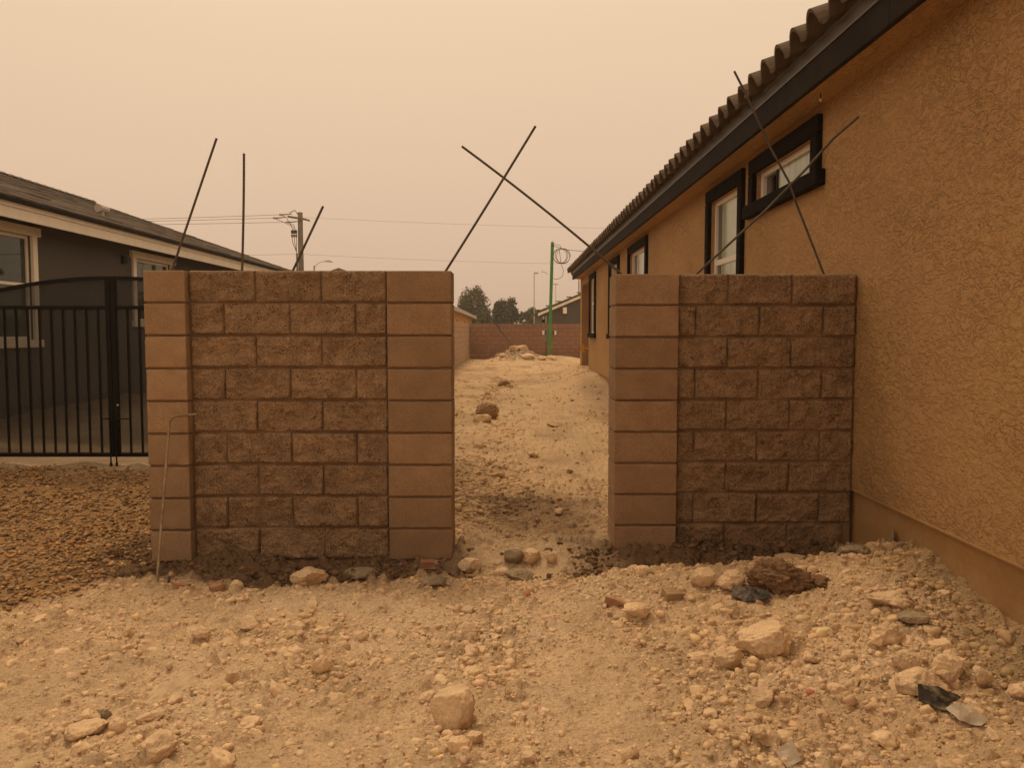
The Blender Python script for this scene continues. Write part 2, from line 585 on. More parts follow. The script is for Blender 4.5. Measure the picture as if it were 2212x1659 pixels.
def np_mesh(name, V, F, col=None, smooth=False):
    """Fast mesh from arrays: V (n,3), F (m,3 or 4)."""
    me = bpy.data.meshes.new(name)
    k = F.shape[1]
    me.vertices.add(len(V))
    me.vertices.foreach_set('co', np.ascontiguousarray(V, np.float32).ravel())
    me.loops.add(F.size)
    me.loops.foreach_set('vertex_index', np.ascontiguousarray(F, np.int32).ravel())
    me.polygons.add(len(F))
    me.polygons.foreach_set('loop_start', np.arange(0, F.size, k, dtype=np.int32))
    if smooth:
        me.polygons.foreach_set('use_smooth', np.ones(len(F), bool))
    me.update(calc_edges=True)
    me.validate()
    if col is not None:
        at = me.color_attributes.new('Col', 'FLOAT_COLOR', 'POINT')
        c4 = np.ones((len(V), 4), np.float32)
        c4[:, :3] = col
        at.data.foreach_set('color', c4.ravel())
    return me


def ico(sub):
    bm = bmesh.new()
    bmesh.ops.create_icosphere(bm, subdivisions=sub, radius=1.0)
    v = np.array([p.co[:] for p in bm.verts])
    f = np.array([[q.index for q in p.verts] for p in bm.faces])
    bm.free()
    return v, f


ICO = {k: ico(k) for k in (1, 2, 3, 4, 5, 6)}


def stone_shape(sub, seed, cuts=7, cutd=(0.55, 0.9), rough=0.12, freq=1.6, octv=4, crag=0.0):
    r = np.random.default_rng(seed)
    v, f = ICO[sub]
    v = v.copy()
    for _ in range(cuts):
        n = r.normal(size=3)
        n /= np.linalg.norm(n)
        d = r.uniform(*cutd)
        k = v @ n
        v -= np.maximum(k - d, 0)[:, None] * n * 0.92
    o = r.uniform(0, 90, 3)
    nz = fbm(v[:, 0] * freq + o[0], v[:, 1] * freq + o[1], v[:, 2] * freq + o[2], octv, 0.55)
    k = 1 + rough * nz
    if crag:      # crumbly crust: knobs with sharp creases
        a = np.abs(fbm(v[:, 0] * 3.1 + o[1], v[:, 1] * 3.1 + o[2], v[:, 2] * 3.1 + o[0], 4, .6))
        k = k + crag * (a - 0.2)
    v = v * k[:, None]
    return v, f


def rand_rot(n, r):
    q = r.normal(size=(n, 4))
    q /= np.linalg.norm(q, axis=1)[:, None]
    w, x, y, z = q.T
    return np.stack([1 - 2 * (y * y + z * z), 2 * (x * y - z * w), 2 * (x * z + y * w),
                     2 * (x * y + z * w), 1 - 2 * (x * x + z * z), 2 * (y * z - x * w),
                     2 * (x * z - y * w), 2 * (y * z + x * w), 1 - 2 * (x * x + y * y)], 1).reshape(n, 3, 3)


def pile_mesh(name, shapes, pos, size, col, r, flat=(0.55, 1.0), yaw_only=False, smooth=True):
    """One mesh of many stones: pos (n,3), size (n,), col (n,3)."""
    n = len(pos)
    pick = r.integers(0, len(shapes), n)
    Vs, Fs, Cs, off = [], [], [], 0
    rot = rand_rot(n, r)
    asp = np.stack([r.uniform(0.8, 1.25, n), r.uniform(0.7, 1.1, n), r.uniform(*flat, n)], 1)
    tilt = rand_rot(n, r)
    for k, (v, f) in enumerate(shapes):
        idx = np.nonzero(pick == k)[0]
        if len(idx) == 0:
            continue
        if yaw_only:      # stones lying flat: shape turned first, squashed in z, slightly tilted
            P = np.einsum('nij,vj->nvi', rot[idx], v) * asp[idx][:, None, :]
            a = r.normal(0, 0.22, (len(idx), 2))
            P[:, :, 2] += P[:, :, 0] * a[:, :1] + P[:, :, 1] * a[:, 1:]
        else:
            P = np.einsum('nij,vj->nvi', rot[idx], v[None, :, :][0] * 1.0) * 1.0
            P = P * asp[idx][:, None, :]
        P = P * size[idx][:, None, None] + pos[idx][:, None, :]
        nv = len(v)
        Vs.append(P.reshape(-1, 3))
        Fs.append((f[None] + (off + np.arange(len(idx)) * nv)[:, None, None]).reshape(-1, 3))
        Cs.append(np.repeat(col[idx], nv, 0))
        off += nv * len(idx)
    return np_mesh(name, np.concatenate(Vs), np.concatenate(Fs), np.concatenate(Cs), smooth)


# ---------------------------------------------------------------- the ground
def ss(a, b, t):
    t = np.clip((t - a) / (b - a), 0, 1)
    return t * t * (3 - 2 * t)


def gauss(x, y, cx, cy, sx, sy):
    return np.exp(-((x - cx) / sx) ** 2 - ((y - cy) / sy) ** 2)


def ground_base(x, y):
    """Broad shape of the graded lot, metres above datum."""
    x = np.asarray(x, float)
    y = np.asarray(y, float)
    z = 0.05 + 0.08 * ss(8, 20, y)
    z = z + 0.17 * gauss(x, y, 2.45, 4.0, 0.85, 0.95)                       # spoil against the house
    z = z + (0.015 + 0.085 * ss(0.2, 1.6, x)) * np.exp(-((y - 4.20 - 0.22 * ss(-.9, .6, x)) / 0.30) ** 2) * ss(-2.6, -1.8, x)
    z = z - 0.058 * np.exp(-((y - 4.86) / 0.22) ** 2) * ss(-2.7, -2.2, x) * (1 - ss(1.8, 2.2, x))
    z = z + 0.03 * gauss(x, y, -2.6, 4.1, 0.7, 0.7)
    z = z + 0.10 * gauss(x, y, -0.75, 7.3, 0.65, 1.1)                       # rubble left of the passage
    z = z - 0.05 * gauss(x, y, 0.25, 6.0, 0.45, 0.6)
    z = z + 0.30 * ss(0.9, 2.2, x) * ss(13, 22.5, y) * (1 - ss(26, 32, y))
    z = z + 0.52 * gauss(x, y, 0.45, 36.3, 1.05, 1.0) + 0.22 * gauss(x, y, 2.4, 37.6, 1.0, 0.9)
    z = z + 0.07 * ss(-2.2, -3.0, x) * ss(5.2, 8.0, y) + 0.12 * ss(-5.0, -6.9, x)
    return z


def clod_density(x, y):
    """Where the loose rubble lies thick (1) or thin (0)."""
    d = 0.10 + 0.42 * np.clip(fbm(x * 1.3 + 3, y * 1.3, 5.0, 3) * 2.2, 0, 1)
    d = d + 0.95 * gauss(x, y, 1.0, 3.05, 0.62, 0.50) + 0.7 * gauss(x, y, 1.65, 3.5, 0.35, 0.55)
    d = d + 0.8 * gauss(x, y, -0.08, 3.62, 0.20, 0.62) + 0.5 * gauss(x, y, -0.1, 2.6, 0.28, 0.28)
    d = d + 0.55 * gauss(x, y, -0.95, 3.65, 0.75, 0.22) + 0.4 * gauss(x, y, -0.6, 3.25, 0.4, 0.2)
    d = d + 0.45 * np.exp(-((y - 4.45) / 0.2) ** 2) + 0.3 * gauss(x, y, -1.2, 2.75, 0.6, 0.3)
    d = d + 0.75 * gauss(x, y, 2.1, 3.8, 0.35, 1.0)
    d = d - 0.35 * gauss(x, y, 0.42, 3.1, 0.30, 0.55) - 0.30 * gauss(x, y, -0.75, 2.95, 0.4, 0.14)
    return np.clip(d, 0.03, 1.0)


def ground_z(x, y):
    x, y = np.asarray(x, float), np.asarray(y, float)
    near = 1 - ss(9, 30, np.hypot(x, y))
    z = ground_base(x, y)
    z = z + 0.042 * fbm(x * 1.1, y * 1.1, 1.0, 3) * (0.4 + 0.6 * near) + 0.045 * fbm(x * 2.2, y * 1.6, 15.0, 3) * ss(5.4, 6.4, y) * (1 - ss(20, 34, y))
    z = z + 0.032 * fbm(x * 4.5, y * 4.5, 2.0, 3) * near
    d = clod_density(x, y) * (1 - ss(5.2, 5.6, y)) + 0.4 * ss(5.2, 5.6, y)
    z = z + near * (0.005 + 0.018 * d) * np.abs(fbm(x * 19, y * 19, 3.0, 3)) * 1.7
    z = z + near * 0.005 * vnoise(x * 55, y * 55, 7.0)
    mudm = mud_mask(x, y)
    fd = np.clip(d * 1.15 + .08, 0, 1) * (1 - mudm) + mudm * .9
    rough = near * (1 - .85 * gravel_mask(x, y))
    z = z + rough * (1 + .5 * mudm) * (0.85 * caps(x, y, 17, 40, fd * .5) + 1.1 * caps(x, y, 36, 50, fd * .8) * (.7 + .5 * fbm(x * 40, y * 40, 9.0, 2)))
    z = z + near * mudm * (0.04 * fbm(x * 8, y * 8, 8.0, 4) + 0.022 * np.abs(fbm(x * 17, y * 17, 6.0, 2)) )
    return z


def mud_mask(x, y):
    w = 0.06 * fbm(x * 3, y * 3, 11.0, 3)
    y0 = 4.36 + 0.20 * ss(-1.3, -.3, x) + 0.08 * ss(.4, .9, x)
    s = ss(0, .1, y + w - y0) * (1 - ss(5.25, 5.5, y + w)) * ss(-2.75, -2.35, x + w) * (1 - ss(2.0, 2.2, x))
    gap = np.clip(1.3 * gauss(x, y, 0.10, 5.1, 0.36, 1.0), 0, 1)
    return np.clip(s * (1 - 0.95 * gap), 0, 1)


def gravel_mask(x, y):
    w = 0.22 * fbm(x * 2.1, y * 2.1, 13.0, 3)
    t = (y - 4.05) - 1.5 * (x + 2.42) + w
    return ss(-0.2, 0.25, t) * (1 - ss(-2.25, -2.1, x)) * (1 - ss(7.55, 7.95, y + w))


def ground_col(x, y):
    c = np.ones(x.shape + (3,)) * np.array(DIRT)

    def mix(col, k):
        nonlocal c
        c = c * (1 - k[..., None]) + np.array(col) * k[..., None]
    n = fbm(x * 0.8, y * 0.8, 21.0, 4)
    mix((0.575, 0.405, 0.24), np.clip(0.5 + n * 1.5, 0, 1) * 0.5)
    mix((0.46, 0.32, 0.20), np.clip(fbm(x * 2.6, y * 2.6, 27.0, 4) * 1.8 - .25, 0, 1) * 0.5)
    mix((0.69, 0.53, 0.36), np.clip(fbm(x * 1.9 + 7, y * 2.4, 29.0, 3) * 1.8 - .2, 0, 1) * 0.6)
    mix((0.575, 0.41, 0.25), ss(5.3, 6.2, y) * 0.85)                                  # trodden passage floor
    mix((0.335, 0.23, 0.135), ss(5.3, 6.2, y) * np.clip(fbm(x * 1.6, y * .9, 33.0, 4) * 1.9, 0, 1) * .75)
    mix((0.56, 0.43, 0.28), ss(5.3, 6.2, y) * np.clip(fbm(x * 1.2 + 9, y * .35, 35.0, 3) * 1.6, 0, 1) * .6)
    wv = fbm(x * 4, y * 4, 4.0, 3)
    mix((0.24, 0.158, 0.092), np.clip(gauss(x, y, 0.2, 6.0, 0.5, 0.65) * 1.4 + 0.5 * wv * gauss(x, y, 0.1, 6.1, 0.7, 0.8), 0, 1) * 0.9)   # damp dug-out hollow
    mix((0.145, 0.093, 0.054), np.clip(gauss(x + .15 * wv, y + .12 * wv, 0.05, 6.58, 0.5, 0.15) * 1.4, 0, 1) * 0.85)
    mix((0.30, 0.205, 0.12), gauss(x, y, -0.55, 7.6, 0.55, 1.2) * 0.8)
    mix((0.30, 0.215, 0.135), ss(0.9, 2.0, x) * ss(10, 14, y) * (1 - ss(17, 21, y)) * 0.7)
    mix((0.39, 0.265, 0.14), ss(1.75, 2.1, x + 0.1 * n) * (1 - ss(4.3, 4.8, y)) * 0.75)  # orange grit by the footing
    mix((0.30, 0.22, 0.13), gauss(x, y, 2.0, 3.1, 0.25, 0.4) * 0.5)
    mix((0.33, 0.205, 0.10), gravel_mask(x, y))
    mix((0.34, 0.25, 0.165), ss(-2.2, -2.5, x) * ss(7.7, 8.1, y) * (1 - ss(8.7, 9.2, y)))
    mix((0.22, 0.165, 0.115), ss(-2.2, -2.6, x) * ss(9.0, 9.8, y) * (1 - ss(30, 40, y)))
    mix((0.16, 0.10, 0.059), mud_mask(x, y) * 0.93)
    return c


def axis(lo, hi, a, b, step, grow=1.09):
    """Fine steps between a and b, growing outwards to lo and hi."""
    mid = list(np.arange(a, b + step * 0.5, step))
    up, s = [mid[-1]], step
    while up[-1] < hi:
        s *= grow
        up.append(up[-1] + s)
    dn, s = [mid[0]], step
    while dn[-1] > lo:
        s *= grow
        dn.append(dn[-1] - s)
    return np.array(dn[:0:-1] + mid + up[1:])


gx = axis(-900, 900, -2.45, 2.3, 0.0112, 1.12)
gy = axis(-60, 1500, 2.45, 6.6, 0.0112, 1.032)
gy = gy[gy < 60]
gy = np.concatenate([gy, np.geomspace(62, 1500, 28)])
GX, GY = np.meshgrid(gx, gy, indexing='ij')
GZ = ground_z(GX, GY)
nx_, ny_ = GX.shape
ii = np.arange(nx_ * ny_).reshape(nx_, ny_)
GF = np.stack([ii[:-1, :-1], ii[1:, :-1], ii[1:, 1:], ii[:-1, 1:]], -1).reshape(-1, 4)
GV = np.stack([GX, GY, GZ], -1).reshape(-1, 3)
ground = link('ground', np_mesh('ground', GV, GF, ground_col(GX, GY).reshape(-1, 3), True), MT['ground'])
tag(ground, kind='structure')
print('ground', len(GF))

# ---------------------------------------------------------------- masonry
COURSE = 0.2005
BH = 0.1915


def block_mesh(w, h, d, seed, split):
    """A concrete block: front (-y) face a relief grid, the rest plain. Origin at front lower left."""
    step = 0.0095 if split else 0.02
    nx, nz = max(7, int(round(w / step)) + 4), max(7, int(round(h / step)) + 4)
    e_ = 0.004
    g_ = 0.0085
    u = np.concatenate([[0, e_ / w], np.linspace(g_ / w, 1 - g_ / w, nx - 3), [1 - e_ / w, 1]])
    t = np.concatenate([[0, e_ / h], np.linspace(g_ / h, 1 - g_ / h, nz - 3), [1 - e_ / h, 1]])
    U, T = np.meshgrid(u, t, indexing='ij')
    X, Z = U * w, T * h
    o = seed * 7.13
    e = np.minimum.reduce([X, w - X, Z, h - Z])
    r_ = np.random.default_rng(seed)
    if split:
        rel = 0.022 * fbm(X * 9 + o, Z * 11, o, 4) + 0.016 * np.abs(fbm(X * 24 + o, Z * 30, o + 3, 3)) + 0.009
        ax, az = r_.normal(0, 0.02), r_.normal(0, 0.03)
        rel = rel + ax * (U - 0.5) * 0.4 + az * (T - 0.5) * 0.3
        Y = -rel * ss(0.0, 0.010, e) + 0.003 * (1 - ss(0, 0.004, e))
    else:
        Y = 0.0012 * fbm(X * 12 + o, Z * 12, o, 2) + 0.0035 * (1 - ss(0, 0.004, e))
        edge = (1 - ss(0, 0.022, e))
        Y = Y + 0.016 * edge * np.clip(fbm(X * 26 + o, Z * 26, o + 5, 2) - 0.2, 0, 1)
        wob = 0.0022 * fbm(X * 20 + o, Z * 20, o + 9, 2)
        Z = np.where((T == 0) | (T == 1), Z + wob, Z)
    v = [tuple(p) for p in np.stack([X, Y, Z], -1).reshape(-1, 3)]
    idx = np.arange((nx + 1) * (nz + 1)).reshape(nx + 1, nz + 1)
    f = [(int(idx[i, j]), int(idx[i + 1, j]), int(idx[i + 1, j + 1]), int(idx[i, j + 1])) for i in range(nx) for j in range(nz)]
    ring = [int(idx[i, 0]) for i in range(nx + 1)] + [int(idx[nx, j]) for j in range(1, nz + 1)] + \
           [int(idx[i, nz]) for i in range(nx - 1, -1, -1)] + [int(idx[0, j]) for j in range(nz - 1, 0, -1)]
    n = len(v)
    v += [(v[k][0], d, v[k][2]) for k in ring]
    m = len(ring)
    for k in range(m):
        f.append((ring[(k + 1) % m], ring[k], n + k, n + (k + 1) % m))
    f.append(tuple(n + k for k in range(m)))
    me = mesh_from('block', v, f, False)
    sm = np.zeros(len(me.polygons), bool)
    sm[:nx * nz] = True
    me.polygons.foreach_set('use_smooth', sm)
    return me


_bcache = {}


def get_block(w, d, split, m, variants=9):
    k = (round(w, 3), round(d, 3), split, m.name)
    L = _bcache.setdefault(k, [])
    if len(L) < variants:
        me = block_mesh(w, BH if split else 0.1875, d, 31 * len(_bcache) + len(L) + 1, split)
        me.materials.append(m)
        L.append(me)
        return me
    return random.choice(L)


def put_block(root, x0, x1, y, d, z, split, m):
    j = 0.0016 if split else 0.004
    link('block', get_block(x1 - x0 - 2 * j, d, split, m), None, root,
         (x0 + j + random.uniform(-.001, .001), y + random.uniform(-.0015, .0015), z + 0.005))


# left wall ------------------------------------------------------------
zL = 1.827 - 9 * COURSE
left_wall = thing('block_wall', 'wider tan block wall left of the opening, rough split-face courses between two smooth piers', 'block wall', (-1.3, 5.1, zL))
for c in range(9):
    z = zL + c * COURSE
    put_block(left_wall, -2.214, -1.957, 5.0, 0.30, z, False, MT['smooth'])
    put_block(left_wall, -0.746, -0.345, 5.035, 0.27, z, False, MT['smooth_m'])
    xs = [-1.957, -1.554, -1.150, -0.746] if c % 2 == 0 else [-1.957, -1.750, -1.345, -0.940, -0.746]
    for a, b in zip(xs, xs[1:]):
        put_block(left_wall, a, b, 5.07, 0.19, z, True, MT['split'])
zt = zL + 9 * COURSE
MB().box(-2.205, -1.966, 5.017, 5.294, zL - .02, zt - .006).build('mortar', MT['mortar'], left_wall)
MB().box(-1.966, -0.738, 5.0755, 5.254, zL - .02, zt - .007).build('mortar', MT['mortar'], left_wall)
MB().box(-0.738, -0.354, 5.052, 5.299, zL - .02, zt - .006).build('mortar', MT['mortar'], left_wall)
MB().box(-2.19, -0.37, 5.04, 5.28, zL - .35, zL - .004).build('footing', MT['mud'], left_wall)

# right wall -----------------------------------------------------------
zR = 1.817 - 9 * COURSE
right_wall = thing('block_wall', 'darker block wall right of the opening, butting against the tan stucco house', 'block wall', (1.4, 5.25, zR))
for c in range(9):
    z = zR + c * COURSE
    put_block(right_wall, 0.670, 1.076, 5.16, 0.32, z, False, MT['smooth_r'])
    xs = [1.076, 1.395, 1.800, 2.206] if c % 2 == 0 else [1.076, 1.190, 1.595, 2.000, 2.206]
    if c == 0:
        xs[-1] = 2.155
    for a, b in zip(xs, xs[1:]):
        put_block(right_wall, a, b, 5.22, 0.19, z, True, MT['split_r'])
zt = zR + 9 * COURSE
MB().box(0.679, 1.067, 5.177, 5.472, zR - .02, zt - .006).build('mortar', MT['mortar'], right_wall)
MB().box(1.067, 2.209, 5.2255, 5.404, zR - .02, zt - .007).build('mortar', MT['mortar'], right_wall)
MB().box(0.70, 2.20, 5.19, 5.44, zR - .35, zR - .004).build('footing', MT['mud'], right_wall)

# perimeter walls behind -------------------------------------------------
def plain_block(w, h, d, m):
    b = MB().box(0, w, 0, d, 0, h)
    me = mesh_from('block', b.v, b.f)
    bm = bmesh.new()
    bm.from_mesh(me)
    bmesh.ops.bevel(bm, geom=list(bm.edges), offset=0.006, segments=1, affect='EDGES')
    bm.to_mesh(me)
    bm.free()
    me.materials.append(m)
    return me


back_wall = thing('block_wall', 'low brown block wall closing the far end of the yard, behind the green pole', 'block wall', (1.0, 39.4, 0.0))
full, half = plain_block(0.392, 0.186, 0.17, MT['far_block']), plain_block(0.189, 0.186, 0.17, MT['far_block'])
zB = 1.822 - 9 * COURSE
for c in range(9):
    x = -1.866 if c % 2 else -1.866 - 0.2032
    while x < 5.6:
        if x < -1.9:
            link('block', half, None, back_wall, (-1.866 + .005, 39.3, zB + c * COURSE + .005))
        else:
            link('block', full, None, back_wall, (x + .005, 39.3 + random.uniform(-.002, .002), zB + c * COURSE + .005))
        x += 0.4064
MB().box(-1.86, 5.9, 39.308, 39.46, zB - .3, zB + 9 * COURSE - .008).build('mortar', MT['mortar_dark'], back_wall)

side_wall = thing('block_wall', 'long pale block wall running back along the left side of the yard', 'block wall', (-1.97, 22.0, 0.0))
sfull = plain_block(0.17, BH, 0.396, MT['side_block'])
rest = MB()
for c in range(9):
    y = 5.45 + (0.2032 if c % 2 else 0)
    while y < 39.0:
        if y > 27.2:
            link('block', sfull, None, side_wall, (-2.04 + random.uniform(-.002, .002), y + .005, zB + c * COURSE + .005))
        else:
            rest.box(-2.04, -1.87, y + .005, y + .401, zB + c * COURSE + .005, zB + c * COURSE + .1955)
        y += 0.4064
MB().box(-2.032, -1.878, 5.35, 39.29, zB - .3, zB + 9 * COURSE - .008).build('mortar', MT['mortar'], side_wall)
tag(rest.build('blocks', MT['side_block'], side_wall), kind='stuff')

# ---------------------------------------------------------------- tan house on the right
XW = 2.215
house = thing('stucco_house', 'tan stucco house with dark fascia and barrel tile eave, along the right side', 'house', (4.5, 12.0, 0.1))


def holed_wall(x, y0, y1, z0, z1, holes, depth, gap=None):
    """Wall sheet in the plane x with rectangular openings and reveals going in by depth (sign gives direction)."""
    b = MB()
    reveals = holes
    holes = holes + [gap] if gap else holes
    ys = sorted({y0, y1, *[h[0] for h in holes], *[h[1] for h in holes]})
    zs = sorted({z0, z1, *[h[2] for h in holes], *[h[3] for h in holes]})
    for a, c in zip(ys, ys[1:]):
        for d, e in zip(zs, zs[1:]):
            my, mz = (a + c) / 2, (d + e) / 2
            if any(h[0] < my < h[1] and h[2] < mz < h[3] for h in holes):
                continue
            b.quad((x, a, d), (x, c, d), (x, c, e), (x, a, e))
    for h in reveals:
        a, c, d, e = h
        xi = x + depth
        b.quad((x, a, d), (x, a, e), (xi, a, e), (xi, a, d))
        b.quad((x, c, d), (xi, c, d), (xi, c, e), (x, c, e))
        b.quad((x, a, d), (xi, a, d), (xi, c, d), (x, c, d))
        b.quad((x, a, e), (x, c, e), (xi, c, e), (xi, a, e))
    return b


# (outer trim y0, y1, top z, sill bottom z, style)
RW = [(5.86, 7.52, 2.985, 2.476, 'slider'), (7.74, 9.14, 2.975, 1.29, 'hung'), (13.06, 15.10, 2.975, 1.29, 'slider'),
      (16.37, 17.94, 2.970, 1.29, 'hung'), (20.75, 22.22, 2.965, 1.29, 'hung')]
TW = 0.13
holes = [(a + TW, b - TW, s + 0.115, t - TW) for a, b, t, s, _ in RW]
porch = (22.62, 24.75, -0.2, 2.83)
w = holed_wall(XW, -1.5, 25.27, 0.436, 3.10, list(holes), 0.09, (porch[0], porch[1], 0.436, porch[3]))
w.quad((XW, 25.27, 0.2), (9.0, 25.27, 0.2), (9.0, 25.27, 4.2), (XW, 25.27, 3.1))
w.quad((XW, -1.5, 0.2), (9.0, -1.5, 0.2), (9.0, -1.5, 4.2), (XW, -1.5, 3.1))
w.quad((XW, -1.5, 0.436), (XW + .03, -1.5, 0.436), (XW + .03, porch[0], 0.436), (XW, porch[0], 0.436))
# porch recess
pi = XW + 1.6
w.quad((XW, porch[1], -.1), (pi, porch[1], -.1), (pi, porch[1], porch[3]), (XW, porch[1], porch[3]))
w.quad((XW, porch[0], -.1), (pi, porch[0], -.1), (pi, porch[0], porch[3]), (XW, porch[0], porch[3]))
w.quad((pi, porch[0], -.1), (pi, porch[1], -.1), (pi, porch[1], porch[3]), (pi, porch[0], porch[3]))
w.quad((XW, porch[0], porch[3]), (pi, porch[0], porch[3]), (pi, porch[1], porch[3]), (XW, porch[1], porch[3]))
w.build('wall', MT['stucco'], house)
MB().box(XW + .022, 9.0, -1.49, porch[0] - .01, -0.4, 0.437).build('footing', MT['footing'], house)
MB().box(XW + .022, 9.0, porch[1] + .002, 25.26, -0.4, 0.437).build('footing', MT['footing'], house)
# screed lip under the stucco
MB().box(XW - .006, XW + .02, -1.5, porch[0], 0.428, 0.438).build('weep_screed', MT['footing'], house)

for (a, b, t, s, st), h in zip(RW, holes):
    y0, y1, z0, z1 = h
    xo, xi = XW - 0.045, XW + 0.06
    fr = MB()
    fw = 0.045
    fr.box(XW + .035, XW + .085, y0, y0 + fw, z0, z1).box(XW + .035, XW + .085, y1 - fw, y1, z0, z1)
    fr.box(XW + .035, XW + .085, y0 + fw, y1 - fw, z0, z0 + fw).box(XW + .035, XW + .085, y0 + fw, y1 - fw, z1 - fw, z1)
    win = fr.build('window', MT['white'], house, bevel=.004)
    # trim: header, two jambs, sill
    MB().box(xo, XW + .004, a, b, t - TW, t).build('trim', MT['trim'], win, bevel=.008)
    MB().box(xo, XW + .004, a, a + TW, s + .1155, t - TW - .001).build('trim', MT['trim'], win, bevel=.008)
    MB().box(xo, XW + .004, b - TW, b, s + .1155, t - TW - .001).build('trim', MT['trim'], win, bevel=.008)
    MB().box(xo - .022, XW + .004, a - .07, b + .10, s, s + .115).build('sill', MT['trim'], win, bevel=.010)
    MB().box(XW + .003, XW + .034, y0 - .001, y0 + .012, z0, z1).build('reveal', MT['trim'], win)
    gx0 = XW + .062
    if st == 'slider':
        ym = y1 - 0.28 * (y1 - y0)
        MB().box(gx0, gx0 + .006, y0 + fw, ym, z0 + fw, z1 - fw).build('pane', MT['glass_film'], win)
        MB().box(gx0 + .014, gx0 + .02, ym + .02, y1 - fw, z0 + fw, z1 - fw).build('pane', MT['glass_dark'], win)
        MB().box(gx0 - .012, gx0 + .018, ym - .012, ym + .012, z0 + fw, z1 - fw).build('mullion', MT['black'] if s > 2 else MT['white'], win)
    else:
        zm = z0 + 0.545 * (z1 - z0)
        yd = y1 - fw - 0.16
        MB().box(gx0, gx0 + .006, y0 + fw, yd, zm + .02, z1 - fw).build('pane', MT['glass_film'], win)
        MB().box(gx0 + .004, gx0 + .01, yd, y1 - fw, zm + .02, z1 - fw).build('pane', MT['glass_dark'], win)
        MB().box(gx0 - .018, gx0 + .01, y0 + fw, y1 - fw, zm - .03, zm + .03).build('meeting_rail', MT['white'], win, bevel=.004)
        MB().box(gx0 - .004, gx0 + .002, y0 + fw, yd, z0 + fw, zm - .03).build('pane', MT['glass_film'], win)
        MB().box(gx0, gx0 + .006, yd, y1 - fw, z0 + fw, zm - .03).build('pane', MT['glass_dark'], win)

# eave: soffit, fascia, flashing, bird stop, barrel tiles, roof deck
YE = 25.5
MB().box(2.021, XW + .05, -1.5, 25.27, 3.052, 3.07).build('soffit', MT['stucco'], house)
MB().box(1.981, 2.020, -1.5, YE, 3.045, 3.212).build('fascia', MT['fascia'], house, bevel=.004)
fl = MB()
fl.prism([(1.972, -1.5, 3.213), (2.015, -1.5, 3.213), (2.03, -1.5, 3.315), (1.990, -1.5, 3.305), (1.984, -1.5, 3.232), (1.972, -1.5, 3.228)], (0, YE + 1.5, 0))
flash = fl.build('flashing', MT['flashing'], house)
for k in range(12):
    y = 4.2 + k * 2.03 + random.uniform(-.2, .2)
    MB().box(1.9785, 1.9812, y, y + .004, 3.05, 3.208).build('joint', MT['black'], house)
MB().box(2.000, 2.014, -1.5, YE + .3, 3.300, 3.40).build('bird_stop', MT['birdstop'], house)
for k in range(40):
    y = 3.0 + k * 0.315 + random.uniform(-.03, .03)
    MB().box(1.9965, 2.002, y, y + .008, 3.322, 3.330).build('nail_hole', MT['black'], house)

PT = 0.316
prof = []
N_ = 14
for k in range(N_ + 1):
    t = k / N_
    # S profile: barrel then pan
    if t < 0.62:
        zz = 0.098 * math.sin(math.pi * t / 0.62) ** 0.75
    else:
        zz = -0.014 * math.sin(math.pi * (t - 0.62) / 0.38)
    prof.append((t * (PT + 0.012), zz))


def tile_mesh(length=0.46, slope=0.33, th=0.023):
    b = MB()
    pts_t = [(p[0], p[1] + th) for p in prof]
    pts_b = [(p[0], p[1]) for p in prof]
    ring = pts_t + pts_b[::-1]
    poly = [(0.0 + 0.33 * 0, y, z) for y, z in ring]
    n = len(prof)
    v0 = [(-z * 0.3, y, z) for y, z in ring]
    v1 = [(x + length, y, z + length * slope) for x, y, z in v0]
    b.v = v0 + v1
    m = len(ring)
    for i in range(m):
        j = (i + 1) % m
        b.f.append((i, j, m + j, m + i))
    for i in range(n - 1):      # end faces as strips
        b.f.append((i, m - 1 - i, m - 2 - i, i + 1))
        b.f.append((m + i, m + i + 1, m + m - 2 - i, m + m - 1 - i))
    me = mesh_from('roof_tile', b.v, b.f)
    me.materials.append(MT['tile'])
    return me


tile = tile_mesh()
roof = MB()
roof.prism([(1.99, -1.5, 3.325), (9.0, -1.5, 3.325 + 7.01 * .33), (9.0, -1.5, 3.23 + 7.01 * .33), (2.03, -1.5, 3.24)], (0, 27.9, 0))
roof_o = roof.build('roof', MT['tile'], house)
ntile = int((26.4 + 1.5) / PT)
y_ref = 5.18 - 0.31 * PT
k0 = int(math.floor((-1.4 - y_ref) / PT))
for k in range(k0, k0 + ntile):
    y = y_ref + k * PT
    if y + PT > 26.4:
        break
    for r_, (x, z) in enumerate(((1.895, 3.315), (2.31, 3.322 + .13 + .02))):
        o = link('roof_tile', tile, None, roof_o, (x + random.uniform(-.008, .008), y + random.uniform(-.003, .003), z + random.uniform(-.003, .003)))
# small things on the house
vb = MB().tube([(XW - .002, 22.58, 0.98), (XW - .06, 22.58, 0.98), (XW - .16, 22.58, 0.98)], 0.02, 8)
vb.box(XW - .24, XW - .12, 22.55, 22.60, 0.88, 1.08)
vb.build('gas_valve', MT['yellow'], house)
MB().tube([(2.10, 5.62, 3.06), (2.10, 5.61, 3.03), (2.095, 5.60, 3.01)], 0.004, 6).build('dangling_wire', MT['black'], house)
MB().tube([(2.095, 5.60, 3.012), (2.095, 5.598, 2.995)], [0.006, 0.009], 8).build('wire_nut', MT['white_trim'], house)

